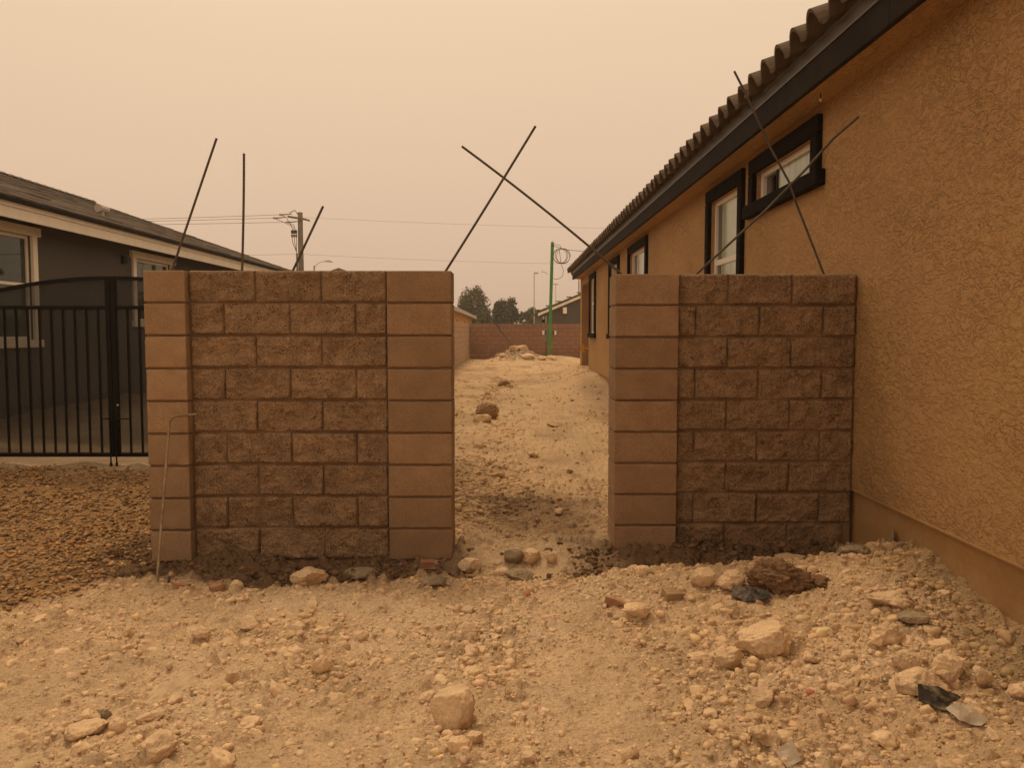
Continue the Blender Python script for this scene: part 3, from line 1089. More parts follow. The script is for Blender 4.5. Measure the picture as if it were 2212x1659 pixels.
# ---------------------------------------------------------------- grey house on the left
XL = -7.0
grey = thing('grey_house', 'dark grey stucco house with cream fascia and flat tile roof, behind the iron gate', 'house', (-11, 15.0, 0.2))
LW = [(9.9, 12.25, 2.975, 1.217), (15.36, 17.2, 2.955, 1.536)]
TL = 0.12
lh = [(a + TL, b - TL, s + .11, t - .13) for a, b, t, s in LW]
holed_wall(XL, 2.0, 27.0, 0.37, 3.06, lh, -0.08).build('wall', MT['grey_stucco'], grey)
MB().box(-14, XL - .02, 2.0, 27.0, -0.4, 0.372).build('footing', MT['grey_stucco'], grey)
MB().quad((XL, 27, 0.3), (-20, 27, 0.3), (-20, 27, 3.1), (-13.7, 27, 5.5), (XL, 27, 3.1)).build('end_wall', MT['grey_stucco'], grey)
MB().quad((XL, 2, 0.3), (-20, 2, 0.3), (-20, 2, 3.1), (-13.7, 2, 5.5), (XL, 2, 3.1)).build('end_wall', MT['grey_stucco'], grey)
for (a, b, t, s), (y0, y1, z0, z1) in zip(LW, lh):
    fr = MB()
    fw = .05
    fr.box(XL - .08, XL - .03, y0, y0 + fw, z0, z1).box(XL - .08, XL - .03, y1 - fw, y1, z0, z1)
    fr.box(XL - .08, XL - .03, y0 + fw, y1 - fw, z0, z0 + fw).box(XL - .08, XL - .03, y0 + fw, y1 - fw, z1 - fw, z1)
    win = fr.build('window', MT['white_trim'], grey)
    MB().box(XL - .004, XL + .065, a - .07, b + .07, t - .13, t).build('header', MT['white_trim'], win, bevel=.006)
    MB().box(XL - .004, XL + .045, a, a + TL, s + .111, t - .131).build('trim', MT['white_trim'], win, bevel=.006)
    MB().box(XL - .004, XL + .045, b - TL, b, s + .111, t - .131).build('trim', MT['white_trim'], win, bevel=.006)
    MB().box(XL - .004, XL + .065, a - .05, b + .05, s, s + .11).build('sill', MT['white_trim'], win, bevel=.006)
    if b - a > 2.0:
        zm = z0 + .53 * (z1 - z0)
        MB().box(XL - .058, XL - .052, y0 + fw, y1 - fw, zm + .02, z1 - fw).build('pane', MT['glass_green'], win)
        MB().box(XL - .066, XL - .04, y0 + fw, y1 - fw, zm - .02, zm + .02).build('meeting_rail', MT['white_trim'], win)
        MB().box(XL - .066, XL - .06, y0 + fw, y1 - fw, z0 + fw, zm - .02).build('pane', MT['glass_green'], win)
    else:
        MB().box(XL - .058, XL - .052, y0 + fw, y1 - fw, z0 + fw, z1 - fw).build('pane', MT['glass_green'], win)
MB().box(-6.62, -6.585, 2.0, 27.3, 2.955, 3.10).build('fascia', MT['white_trim'], grey)
MB().box(-6.62, -6.565, 2.0, 27.3, 3.103, 3.165).build('fascia', MT['white_trim'], grey)
MB().box(XL - .05, -6.622, 2.0, 27.0, 3.04, 3.06).build('soffit', MT['grey_stucco'], grey)
MB().box(-6.60, -6.50, 1.9, 27.4, 3.168, 3.215).build('drip_edge', MT['fascia'], grey)
ncrs = 20
sx, sz, slope = -6.52, 3.215, 0.345
groof = MB().prism([(-6.6, 1.9, 3.19), (-13.8, 1.9, 3.19 + 7.2 * slope), (-21, 1.9, 3.19), ], (0, 25.5, 0)).build('roof', MT['shingle'], grey)
for c in range(ncrs):
    x0, x1 = sx - c * 0.36, sx - (c + 1) * 0.36 - .02
    z0, z1 = sz + c * .36 * slope, sz + (c + 1) * .36 * slope
    b = MB()
    y = 1.9 - random.random() * .3
    while y < 27.4:
        y2 = y + 0.42
        dz, dx = random.uniform(0, .007), random.uniform(-.012, .012)
        if random.random() < 0.03:
            dz += .018
        b.prism([(x0 + dx, y + .003, z0 + .028 + dz), (x1, y + .003, z1 + .028 + dz * .3), (x1, y + .003, z1), (x0 + dx, y + .003, z0 - .002)], (0, .414, 0))
        y = y2
    o = b.build('tile_course', MT['shingle'], groof)
    tag(o, kind='stuff')
b = MB()
y = 1.9
while y < 27.3:
    b.prism([(-13.60, y, 5.70), (-13.72, y, 5.77), (-13.84, y, 5.70), (-13.72, y, 5.68)], (0, .40, 0.02))
    y += .40
ridge = b.build('ridge_caps', MT['shingle'], groof)
tag(ridge, kind='stuff')
vent = MB()
vent.tube([(-7.7, 15.72, 3.55), (-7.7, 15.72, 3.72)], .05, 10)
vent.tube([(-7.7, 15.60, 3.77), (-7.7, 15.92, 3.77)], .075, 10)
vent.build('roof_vent', MT['galv'], grey)
MB().box(XL, XL + .05, 14.95, 15.1, 2.68, 2.82).build('junction_box', MT['black'], grey)

# ---------------------------------------------------------------- iron gate
def gate_leaf(label, xa, xb, meet, pickets, stile_w):
    """One leaf in the plane y = 8, arched towards the meeting stile at x = meet."""
    g = thing('iron_gate', label, 'gate', ((xa + xb) / 2, 8.0, 0.1), 'two leaves of the double iron gate')
    top = lambda x: 1.985 - 0.105 * (x - meet) ** 2
    n = 14
    for nm, off in (('top_rail', 0),):
        b = MB()
        xs = np.linspace(xa, xb, n)
        for p, q in zip(xs, xs[1:]):
            b.prism([(p, 7.985, top(p) - .035), (q, 7.985, top(q) - .035), (q, 7.985, top(q)), (p, 7.985, top(p))], (0, .03, 0))
        b.build(nm, MT['black'], g)
    MB().box(xa, xb, 7.985, 8.015, 1.665, 1.70).build('rail', MT['black'], g, bevel=.003)
    MB().box(xa, xb, 7.985, 8.015, 0.222, 0.262).build('rail', MT['black'], g, bevel=.003)
    s0 = meet - stile_w if xb <= meet + 1e-6 else meet
    MB().box(s0 + .002, s0 + stile_w - .002, 7.978, 8.022, 0.222, 1.985).build('stile', MT['black'], g, bevel=.003)
    e = xa if xb <= meet + 1e-6 else xb - .045
    MB().box(e, e + .045, 7.979, 8.021, 0.222, top(e)).build('stile', MT['black'], g, bevel=.003)
    pm = MB().box(-.0085, .0085, -.0085, .0085, 0.26, 1.668)
    me = mesh_from('picket', pm.v, pm.f)
    me.materials.append(MT['black'])
    for x in pickets:
        link('picket', me, None, g, (x, 8.0, 0))
    b = MB()
    xs = np.linspace(xa + .01, xb - .01, n)
    for p, q in zip(xs, xs[1:]):
        b.quad((p, 8.0125, .25), (q, 8.0125, .25), (q, 8.0125, top(q) - .02), (p, 8.0125, top(p) - .02))
    b.build('screen', MT['screen'], g)
    return g


gl = gate_leaf('left leaf of the arched black iron gate, cut by the photo edge', -5.6, -3.855, -3.855, [-3.985 - .1135 * k for k in range(14)], .05)
gr = gate_leaf('short right leaf of the black iron gate, partly behind the block wall', -3.853, -2.95, -3.853, [-3.70 + .1135 * k for k in range(6)], .05)
for g, sgn, x in ((gl, -1, -3.878), (gr, 1, -3.822)):
    b = MB().tube([(x + sgn * .14 * (1 if sgn > 0 else .55), 7.95, .60), (x + .02 * sgn, 7.95, .605), (x, 7.95, .58), (x, 7.95, .12)], .007, 6)
    b.tube([(x, 7.95, .06), (x, 7.95, .17)], .013, 8)
    b.build('drop_bolt', MT['black'], g)
MB().box(-3.83, -3.79, 7.955, 7.975, .50, .56).build('latch', MT['black'], gr, bevel=.004)
MB().tube([(-3.798, 7.965, .735), (-3.798, 7.95, .735)], .009, 8).build('bolt_head', MT['galv'], gr)

# ---------------------------------------------------------------- reinforcing bars
def rebar(label, path, m, r=0.0076, group=None):
    P = [Vector(p) for p in path]
    # resample every 5 mm with rolled ribs
    pts = []
    for a, b in zip(P, P[1:]):
        n = max(2, int((b - a).length / 0.006))
        pts += [a.lerp(b, k / n) for k in range(n)]
    pts.append(P[-1])
    rs = [r * (1.09 if k % 3 == 0 else 0.97) for k in range(len(pts))]
    b = MB().tube(pts, rs, 8)
    o = b.build('rebar', m, None, True, loc=P[0])
    return tag(o, label, 'rebar', group)


def curve(a, b, bend, n=10):
    a, b, bend = Vector(a), Vector(b), Vector(bend)
    return [a.lerp(b, t) + bend * (4 * t * (1 - t)) for t in [k / n for k in range(n + 1)]]


rebar('steel rebar leaning right out of the leftmost smooth pier', curve((-2.145, 5.17, 1.72), (-1.806, 5.17, 2.646), (0.0, 0, 0)), MT['rebar'])
rebar('nearly upright steel rebar in the rough block wall, second from the left', curve((-1.672, 5.17, 1.72), (-1.639, 5.17, 2.553), (.004, 0, 0)), MT['rebar'])
rebar('shortest leaning rebar, in front of the utility pole', curve((-1.402, 5.17, 1.72), (-1.153, 5.17, 2.23), (0, 0, 0)), MT['rebar'])
rebar('rebar leaning right from the pier left of the opening, crossing another in the sky', curve((-.464, 5.19, 1.72), (.17, 5.19, 2.727), (.004, 0, 0)), MT['rebar'])
rebar('rebar leaning far left from the pier right of the opening, across the gap', curve((.82, 5.30, 1.74), (-.295, 5.30, 2.627), (.01, 0, .012)), MT['rebar'])
rebar('tall rebar leaning left from the right wall, its tip above the roof tiles', [(2.075, 5.32, 1.74), (2.034, 5.32, 1.832), (1.86, 5.32, 2.25), (1.80, 5.32, 2.41), (1.68, 5.32, 2.62), (1.52, 5.32, 2.95), (1.437, 5.32, 3.104)], MT['rebar'])
rebar('rebar leaning right in front of the small high window, kinked at its tip', [(1.13, 5.31, 1.74), (1.231, 5.32, 1.835), (1.63, 5.22, 2.22), (1.85, 5.15, 2.46), (1.99, 5.10, 2.63), (2.115, 5.03, 2.745)], MT['rebar'])
hk = [(-1.868, 4.24, -.08), (-1.880, 4.29, .02), (-2.01, 4.83, .85)]
for k in range(7):
    a = math.pi - k * math.pi / 12 * 0.98
    hk.append((-1.968 + .040 * math.cos(a), 4.84 + .002 * k, .905 + .042 * math.sin(a)))
hk += [(-1.90, 4.85, .955), (-1.849, 4.85, .960)]
rebar('dusty rebar with hooked top leaning against the left pier', hk, MT['rebar_dusty'], .0075)
rebar('short stub of rebar sticking up beside the hooked one', [(-1.84, 4.33, -.05), (-1.836, 4.33, .04), (-1.822, 4.34, .135)], MT['rebar'], .0075)

# ---------------------------------------------------------------- power pole, its cables
pole = thing('power_pole', 'bright green square post with meter panel, in front of the far block wall', 'power pole', (1.85, 37.5, .2))
MB().prism([(1.80, 37.43, .1), (1.94, 37.43, .1), (1.94, 37.57, .1), (1.80, 37.57, .1)], (.135, 0, 5.40)).build('post', MT['green'], pole, bevel=.008)
MB().box(1.66, 2.05, 37.60, 37.80, 1.0, 1.58).build('meter_panel', MT['panel'], pole, bevel=.01)
for x in (1.56, 2.10):
    MB().box(x, x + .10, 37.55, 37.70, 1.30, 1.48).build('outlet_cover', MT['white'], pole, bevel=.008)
    MB().box(x + (.085 if x < 1.8 else -.045), x + (.145 if x < 1.8 else .015), 37.56, 37.69, 1.32, 1.46).build('outlet_box', MT['black'], pole)
MB().tube([(1.72, 37.58, 1.0), (1.73, 37.56, .6), (1.75, 37.55, .2)], .018, 6).build('conduit', MT['cable'], pole)
MB().tube([(2.0, 37.5, 5.48), (2.0, 37.5, 5.60)], .008, 6).build('spike', MT['galv'], pole)
# coil of cable hung by the pole
c0 = Vector((2.42, 37.45, 4.85))
path = [(1.98, 37.42, 5.30), (2.12, 37.42, 5.40), (2.35, 37.42, 5.33)]
for k in range(76):
    a = math.pi / 2 - k * 2 * math.pi / 19
    rr = .315 + .035 * math.sin(k * .37)
    cx = .06 * math.sin(k * .083)
    path.append((c0.x + cx + rr * math.cos(a), c0.y + .01 * math.sin(k), c0.z + rr * 1.05 * math.sin(a)))
path += [(2.40, 37.45, 4.50), (2.50, 37.45, 4.25), (2.48, 37.45, 4.0), (2.35, 37.45, 3.86), (2.15, 37.45, 3.82), (1.93, 37.45, 3.90)]
tag(MB().tube(path, .012, 6).build('cable_coil', MT['cable'], None, True, loc=(2.4, 37.45, 4.8)), 'loops of black cable hanging in a coil beside the green post', 'cable')
tag(MB().tube([(1.98, 37.5, 5.35), (2.6, 36.5, 5.05), (3.6, 33.5, 4.66), (4.6, 30.0, 4.22)], .012, 6).build('service_cable', MT['cable'], None, True, loc=(1.98, 37.5, 5.35)), 'thin cable stretched from the green post to the tiled roof', 'cable')
tag(MB().tube([(1.80, 37.40, 4.05), (1.62, 37.38, 4.15), (1.50, 37.38, 4.12), (1.55, 37.38, 4.22)], .010, 6).build('loose_wire', MT['cable'], None, True, loc=(1.8, 37.4, 4.05)), 'short wire ends poking left from the green post', 'wire')
tag(MB().tube([(-.72, 39.32, 1.86), (-.60, 39.26, 1.84), (-.35, 39.2, 1.45), (.0, 38.4, 1.05), (.32, 37.2, .72), (.38, 36.8, .62)], .02, 6).build('hose', MT['cable'], None, True, loc=(-.6, 39.2, 1.8)), 'dark hose hanging over the far block wall down to the dirt pile', 'hose')
tag(MB().tube([(1.74, 37.3, .45), (1.6, 37.2, .36), (1.3, 37.2, .30), (1.05, 37.3, .28)], .015, 6).build('ground_cable', MT['cable'], None, True, loc=(1.6, 37.3, .4)), 'black cable lying on the dirt at the foot of the green post', 'cable')

# ---------------------------------------------------------------- beyond the yard
def tree(label, x, y, h, rx, crown0, seed, col, droop=0.25, n=2600, leaf=.16, group='trees beyond the far wall'):
    r = np.random.default_rng(seed)
    t = thing('tree', label, 'tree', (x, y, 0.1), group)
    b = MB()
    b.tube([(x, y, -.2), (x + .1, y, h * .3), (x - .05, y, h * .55)], [h * .028, h * .022, h * .014], 8)
    cl = []
    nb = 64
    for k in range(nb):
        u = r.uniform(0, 1)
        zc = crown0 + (h - crown0) * (0.10 + 0.85 * u)
        prof_ = math.sin(math.pi * (0.18 + 0.74 * u)) ** .8
        a = r.uniform(0, 2 * math.pi)
        d = rx * prof_ * math.sqrt(r.uniform(.1, 1)) * .85
        c = np.array([x + d * math.cos(a), y + d * math.sin(a), zc])
        cl.append((c, rx * r.uniform(.20, .34)))
        if k < 14:
            b.tube([(x, y, h * r.uniform(.25, .5)), tuple((c + np.array([x, y, h * .45])) / 2 + r.normal(0, .15, 3)), tuple(c)], [h * .010, h * .006, h * .003], 5)
    b.build('trunk', MT['bark'], t, True)
    P, Cc = [], []
    per = n // nb
    for c, rad in cl:
        d = r.normal(size=(per, 3))
        d /= np.linalg.norm(d, axis=1)[:, None]
        p = c + d * (rad * r.uniform(.2, 1.15, per) ** .6)[:, None]
        p[:, 2] -= droop * rad * r.uniform(0, 2.2, per)
        P.append(p)
        Cc.append(np.ones((per, 3)) * np.array(col) * r.uniform(.7, 1.3) * r.uniform(.75, 1.25, per)[:, None])
    P, Cc = np.concatenate(P), np.concatenate(Cc)
    m = len(P)
    Rr = rand_rot(m, r)
    q = np.array([[-1, 0, 0], [0, -.45, 0], [1, 0, 0], [0, .45, 0]]) * leaf
    V = (np.einsum('nij,vj->nvi', Rr, q) * r.uniform(.6, 1.4, m)[:, None, None] + P[:, None, :]) - np.array([x, y, .1])
    F = np.arange(m * 4).reshape(m, 4)
    link('crown', np_mesh('crown', V.reshape(-1, 3), F, np.repeat(Cc, 4, 0)), MT['leaf'], t, (x, y, .1))
    return t


G1 = (.13, .12, .048)
G2 = (.085, .085, .034)
tree('tallest feathery tree behind the far wall, at its left', -4.6, 110, 7.6, 2.5, .6, 3, G1, .45, 9000, .17)
tree('dense round dark tree behind the far wall, middle of the group', -.15, 108, 5.75, 2.5, .2, 5, G2, .2, 10000, .18)
tree('low bushy green tree behind the slim street light', 3.2, 106, 4.45, 1.6, .2, 8, (.10, .125, .04), .2, 6000, .16)
tree('dark low shrub filling between the two larger trees', -3.2, 104, 3.7, 2.1, -.4, 9, G2, .2, 7000, .17)
tree('small tree peeking past the left pier', -7.35, 112, 4.4, 1.3, .6, 12, G1, .3, 2400, .17)


def street_light(label, x, y, h, arms, m, r=.055):
    s = thing('street_light', label, 'street light', (x, y, .1), 'shoebox street lights beyond the wall')
    MB().tube([(x, y, 0), (x, y, h)], [r * 1.15, r * .9], 8).build('post', m, s, True)
    for sg in arms:
        MB().box(x + (.0 if sg > 0 else -.45), x + (.45 if sg > 0 else 0), y - .12, y + .12, h - .16, h).build('lamp_head', m, s, bevel=.02)
    return s


street_light('pale slim street light with one flat head, right of the trees', 2.83, 90, 7.9, (1,), MT['galv'])
street_light('more distant double-headed street light right of the green post', 8.05, 140, 9.55, (1, -1), MT['galv'], .06)
cob = thing('street_light', 'curved-arm street light beside the utility pole', 'street light', (-28.2, 120, 0))
MB().tube([(-28.2, 120, 0), (-28.2, 120, 11.0)], [.14, .09], 8).build('post', MT['polewood'], cob, True)
MB().tube([(-28.2, 120, 10.4), (-28.0, 120, 11.0), (-27.4, 120, 11.5), (-26.6, 120, 11.62)], .05, 6).build('arm', MT['galv'], cob, True)
MB().prism([(-26.7, 119.8, 11.58), (-25.6, 119.8, 11.45), (-25.5, 119.8, 11.60), (-26.0, 119.8, 11.78), (-26.6, 119.8, 11.72)], (0, .4, 0)).build('lamp_head', MT['galv'], cob)
tag(MB().tube([(6.0, 70, 0), (6.0, 70, 6.1)], .05, 6).build('metal_post', MT['polewood'], None, True, loc=(6, 70, 0)), 'thin dark post rising behind the far corner of the tan house', 'post')

up = thing('utility_pole', 'thick weathered utility pole with crossarm and switchgear, above the left wall', 'utility pole', (-15.05, 60, 0))
MB().tube([(-15.05, 60, 0), (-15.05, 60, 10.05)], [.24, .18], 12).build('pole', MT['polewood'], up, True)
MB().prism([(-15.9, 59.72, 9.66), (-14.55, 59.72, 9.44), (-14.55, 59.72, 9.58), (-15.9, 59.72, 9.80)], (0, .12, 0)).build('crossarm', MT['polewood'], up)
MB().prism([(-14.9, 60.1, 9.55), (-14.4, 60.1, 9.42), (-14.4, 60.1, 9.54), (-14.9, 60.1, 9.68)], (0, .12, 0)).build('crossarm', MT['polewood'], up)
for k, (x, z) in enumerate(((-16.5, 9.86), (-16.95, 9.62), (-16.0, 9.33))):
    MB().tube([(x, 59.8, z), (x + .35, 59.8, z + .01), (x + .9, 59.8, z + .06)], [.07, .05, .03], 8).build('insulator', MT['panel'], up, True)
    MB().tube([(x, 59.8, z), (x + .5, 59.78, z - .18), (-15.62 + .1 * k, 59.76, 9.0), (-15.5 + .08 * k, 59.76, 8.7)], .02, 5).build('jumper', MT['wire'], up, True)
for k in range(3):
    x = -15.60 + .15 * k
    MB().tube([(x, 59.76, 8.75), (x, 59.76, 8.5)], .075, 8).build('fuse_cutout', MT['wire'], up, True)
    MB().tube([(x, 59.76, 8.45), (x, 59.76, 8.25)], .065, 8).build('fuse_cutout', MT['wire'], up, True)
    MB().tube([(x, 59.76, 8.25), (x + .03, 59.76, 7.9), (-15.3, 59.76, 7.2), (-15.28, 59.76, 6.6)], .022, 5).build('riser_cable', MT['wire'], up, True)
MB().tube([(-15.27, 59.76, 7.1), (-15.27, 59.76, .2)], .06, 8).build('conduit', MT['wire'], up, True)
MB().tube([(-15.2, 59.9, 9.9), (-15.4, 59.9, 10.2), (-15.8, 59.9, 10.0)], .03, 6).build('bracket', MT['wire'], up, True)


def wire(label, a, b, sag, r=.016):
    a, b = Vector(a), Vector(b)
    pts = [a.lerp(b, k / 24) - Vector((0, 0, sag * 4 * (k / 24) * (1 - k / 24))) for k in range(25)]
    return tag(MB().tube(pts, r, 5).build('power_line', MT['wire'], None, True, loc=a), label, 'power line')


wire('topmost of the three power lines left of the utility pole', (-16.5, 59.8, 9.86), (-75, 61, 10.0), .55, .014)
wire('middle of the three power lines left of the utility pole', (-16.95, 59.8, 9.62), (-75, 60, 9.6), .42, .014)
wire('lowest of the three power lines left of the utility pole', (-16.0, 59.8, 9.33), (-75, 59, 9.1), .30, .014)
wire('lone lower power line leaving the utility pole to the left', (-15.2, 60, 7.05), (-75, 60, 7.2), .3, .009)
wire('upper faint power line running right across the sky', (-14.9, 60, 9.7), (30, 66, 9.6), .35, .0065)
wire('lower faint power line running right across the sky', (-14.9, 60, 7.05), (30, 66, 7.2), .55, .0065)
wire('upper thin line low beside the pole above the grey roof', (-15.2, 59.9, 5.95), (-32, 59, 4.6), .1, .018)
wire('thick low cable tied to the pole above the grey roof', (-15.2, 59.9, 5.65), (-32, 59, 3.9), .1, .03)

# dark gabled house beyond the wall
dk = thing('gabled_house', 'distant dark grey gabled house with cream rake board behind the green post', 'house', (6, 64, 0))
MB().prism([(2.45, 60, 0), (15.4, 60, 0), (15.4, 60, 2.72), (8.9, 60, 5.45), (2.45, 60, 2.72)], (0, 14, 0)).build('wall', MT['grey_stucco'], dk)
for sg in (1, -1):
    ax, bx = (2.15, 8.9) if sg > 0 else (15.65, 8.9)
    MB().prism([(ax, 59.72, 2.57), (bx, 59.72, 5.40), (bx, 59.72, 5.60), (ax, 59.72, 2.77)], (0, .05, 0)).build('rake_board', MT['white_trim'], dk)
    rf = MB().prism([(ax - .05 * sg, 59.66, 2.78), (bx, 59.66, 5.61), (bx, 59.66, 5.75), (ax - .05 * sg, 59.66, 2.92)], (0, 14.6, 0)).build('roof', MT['shingle'], dk)
    for k in range(9):
        u = k / 9
        x, z = ax + (bx - ax) * u, 2.94 + 2.83 * u
        MB().box(x - .18, x + .18, 59.62, 59.72, z + .02, z + .10).build('rake_tile', MT['shingle'], rf)
MB().box(3.98, 4.25, 59.70, 60.0, 2.75, 3.20).build('corbel', MT['white_trim'], dk)
MB().box(2.5, 2.62, 59.8, 59.99, 0.5, 2.55).build('downspout', MT['galv'], dk)
MB().tube([(2.75, 59.9, .5), (2.75, 59.9, 2.6)], .05, 6).build('mast', MT['galv'], dk, True)
MB().tube([(2.45, 59.7, 2.2), (2.62, 59.7, 2.2)], .13, 10).build('wall_lamp', MT['black'], dk, True)
MB().tube([(2.3, 59.7, 1.95), (2.5, 59.7, 1.75)], .09, 10).build('wall_lamp', MT['black'], dk, True)
# framed house
fh = thing('framed_house', 'unfinished house with bare orange wood walls behind the left side wall', 'house', (-5, 52, 0))
MB().box(-7.5, -2.96, 40.6, 66.5, 0, 2.55).build('wall', MT['wood'], fh)
sm_ = MB().box(-.02, .02, -.045, .045, 0, 2.5)
sme = mesh_from('stud', sm_.v, sm_.f)
sme.materials.append(MT['stud'])
yy = 41.0
while yy < 66.4:
    link('stud', sme, None, fh, (-2.94, yy, .04))
    yy += 1.22
for y0, y1 in ((47, 48.4), (55, 56.4)):
    MB().box(-2.955, -2.93, y0, y1, 1.0, 2.1).build('window_opening', MT['black'], fh)
MB().prism([(-2.68, 40.2, 2.52), (-5.4, 40.2, 3.5), (-8.0, 40.2, 2.52), (-8.0, 40.2, 2.68), (-5.4, 40.2, 3.66), (-2.68, 40.2, 2.68)], (0, 28.5, 0)).build('roof', MT['panel'], fh)
MB().box(-2.70, -2.64, 40.2, 68.7, 2.50, 2.70).build('fascia', MT['galv'], fh)
# far rooftop
fr_ = thing('far_house', 'tiny far roof peak just above the left wall, right of the curved street light', 'house', (-20.5, 100, 0))
MB().box(-24.5, -16.5, 100, 108, 0, 7.8).build('wall', MT['white_trim'], fr_)
MB().prism([(-24.9, 99.7, 7.6), (-20.5, 99.7, 9.13), (-16.1, 99.7, 7.6)], (0, 8.6, 0)).build('roof', MT['shingle'], fr_)

# ---------------------------------------------------------------- rubble
def boulder(name, label, cat, x, y, w, h, seed, m, depth=None, cuts=8, rough=.16, sink=.22, sub=4, rot=None, group=None, cutd=(.5, .85), freq=1.6, crag=.22):
    """A single stone: w wide, h high, resting in the dirt."""
    v, f = stone_shape(sub, seed, cuts, cutd, rough, freq, 5, crag)
    ext = np.ptp(v, axis=0)
    v = v - (v.max(0) + v.min(0)) / 2
    d = depth or w * .8
    v = v / ext * np.array([w, d, h])
    a = rot if rot is not None else (seed * 1.7) % 0.8 - 0.4
    c, s_ = math.cos(a), math.sin(a)
    v = np.stack([v[:, 0] * c - v[:, 1] * s_, v[:, 0] * s_ + v[:, 1] * c, v[:, 2]], 1)
    z = float(ground_z(x, y)) + h * (.5 - sink)
    me = np_mesh(name, v, f, None, True)
    o = link(name, me, m, None, (x, y, z))
    return tag(o, label, cat, group)


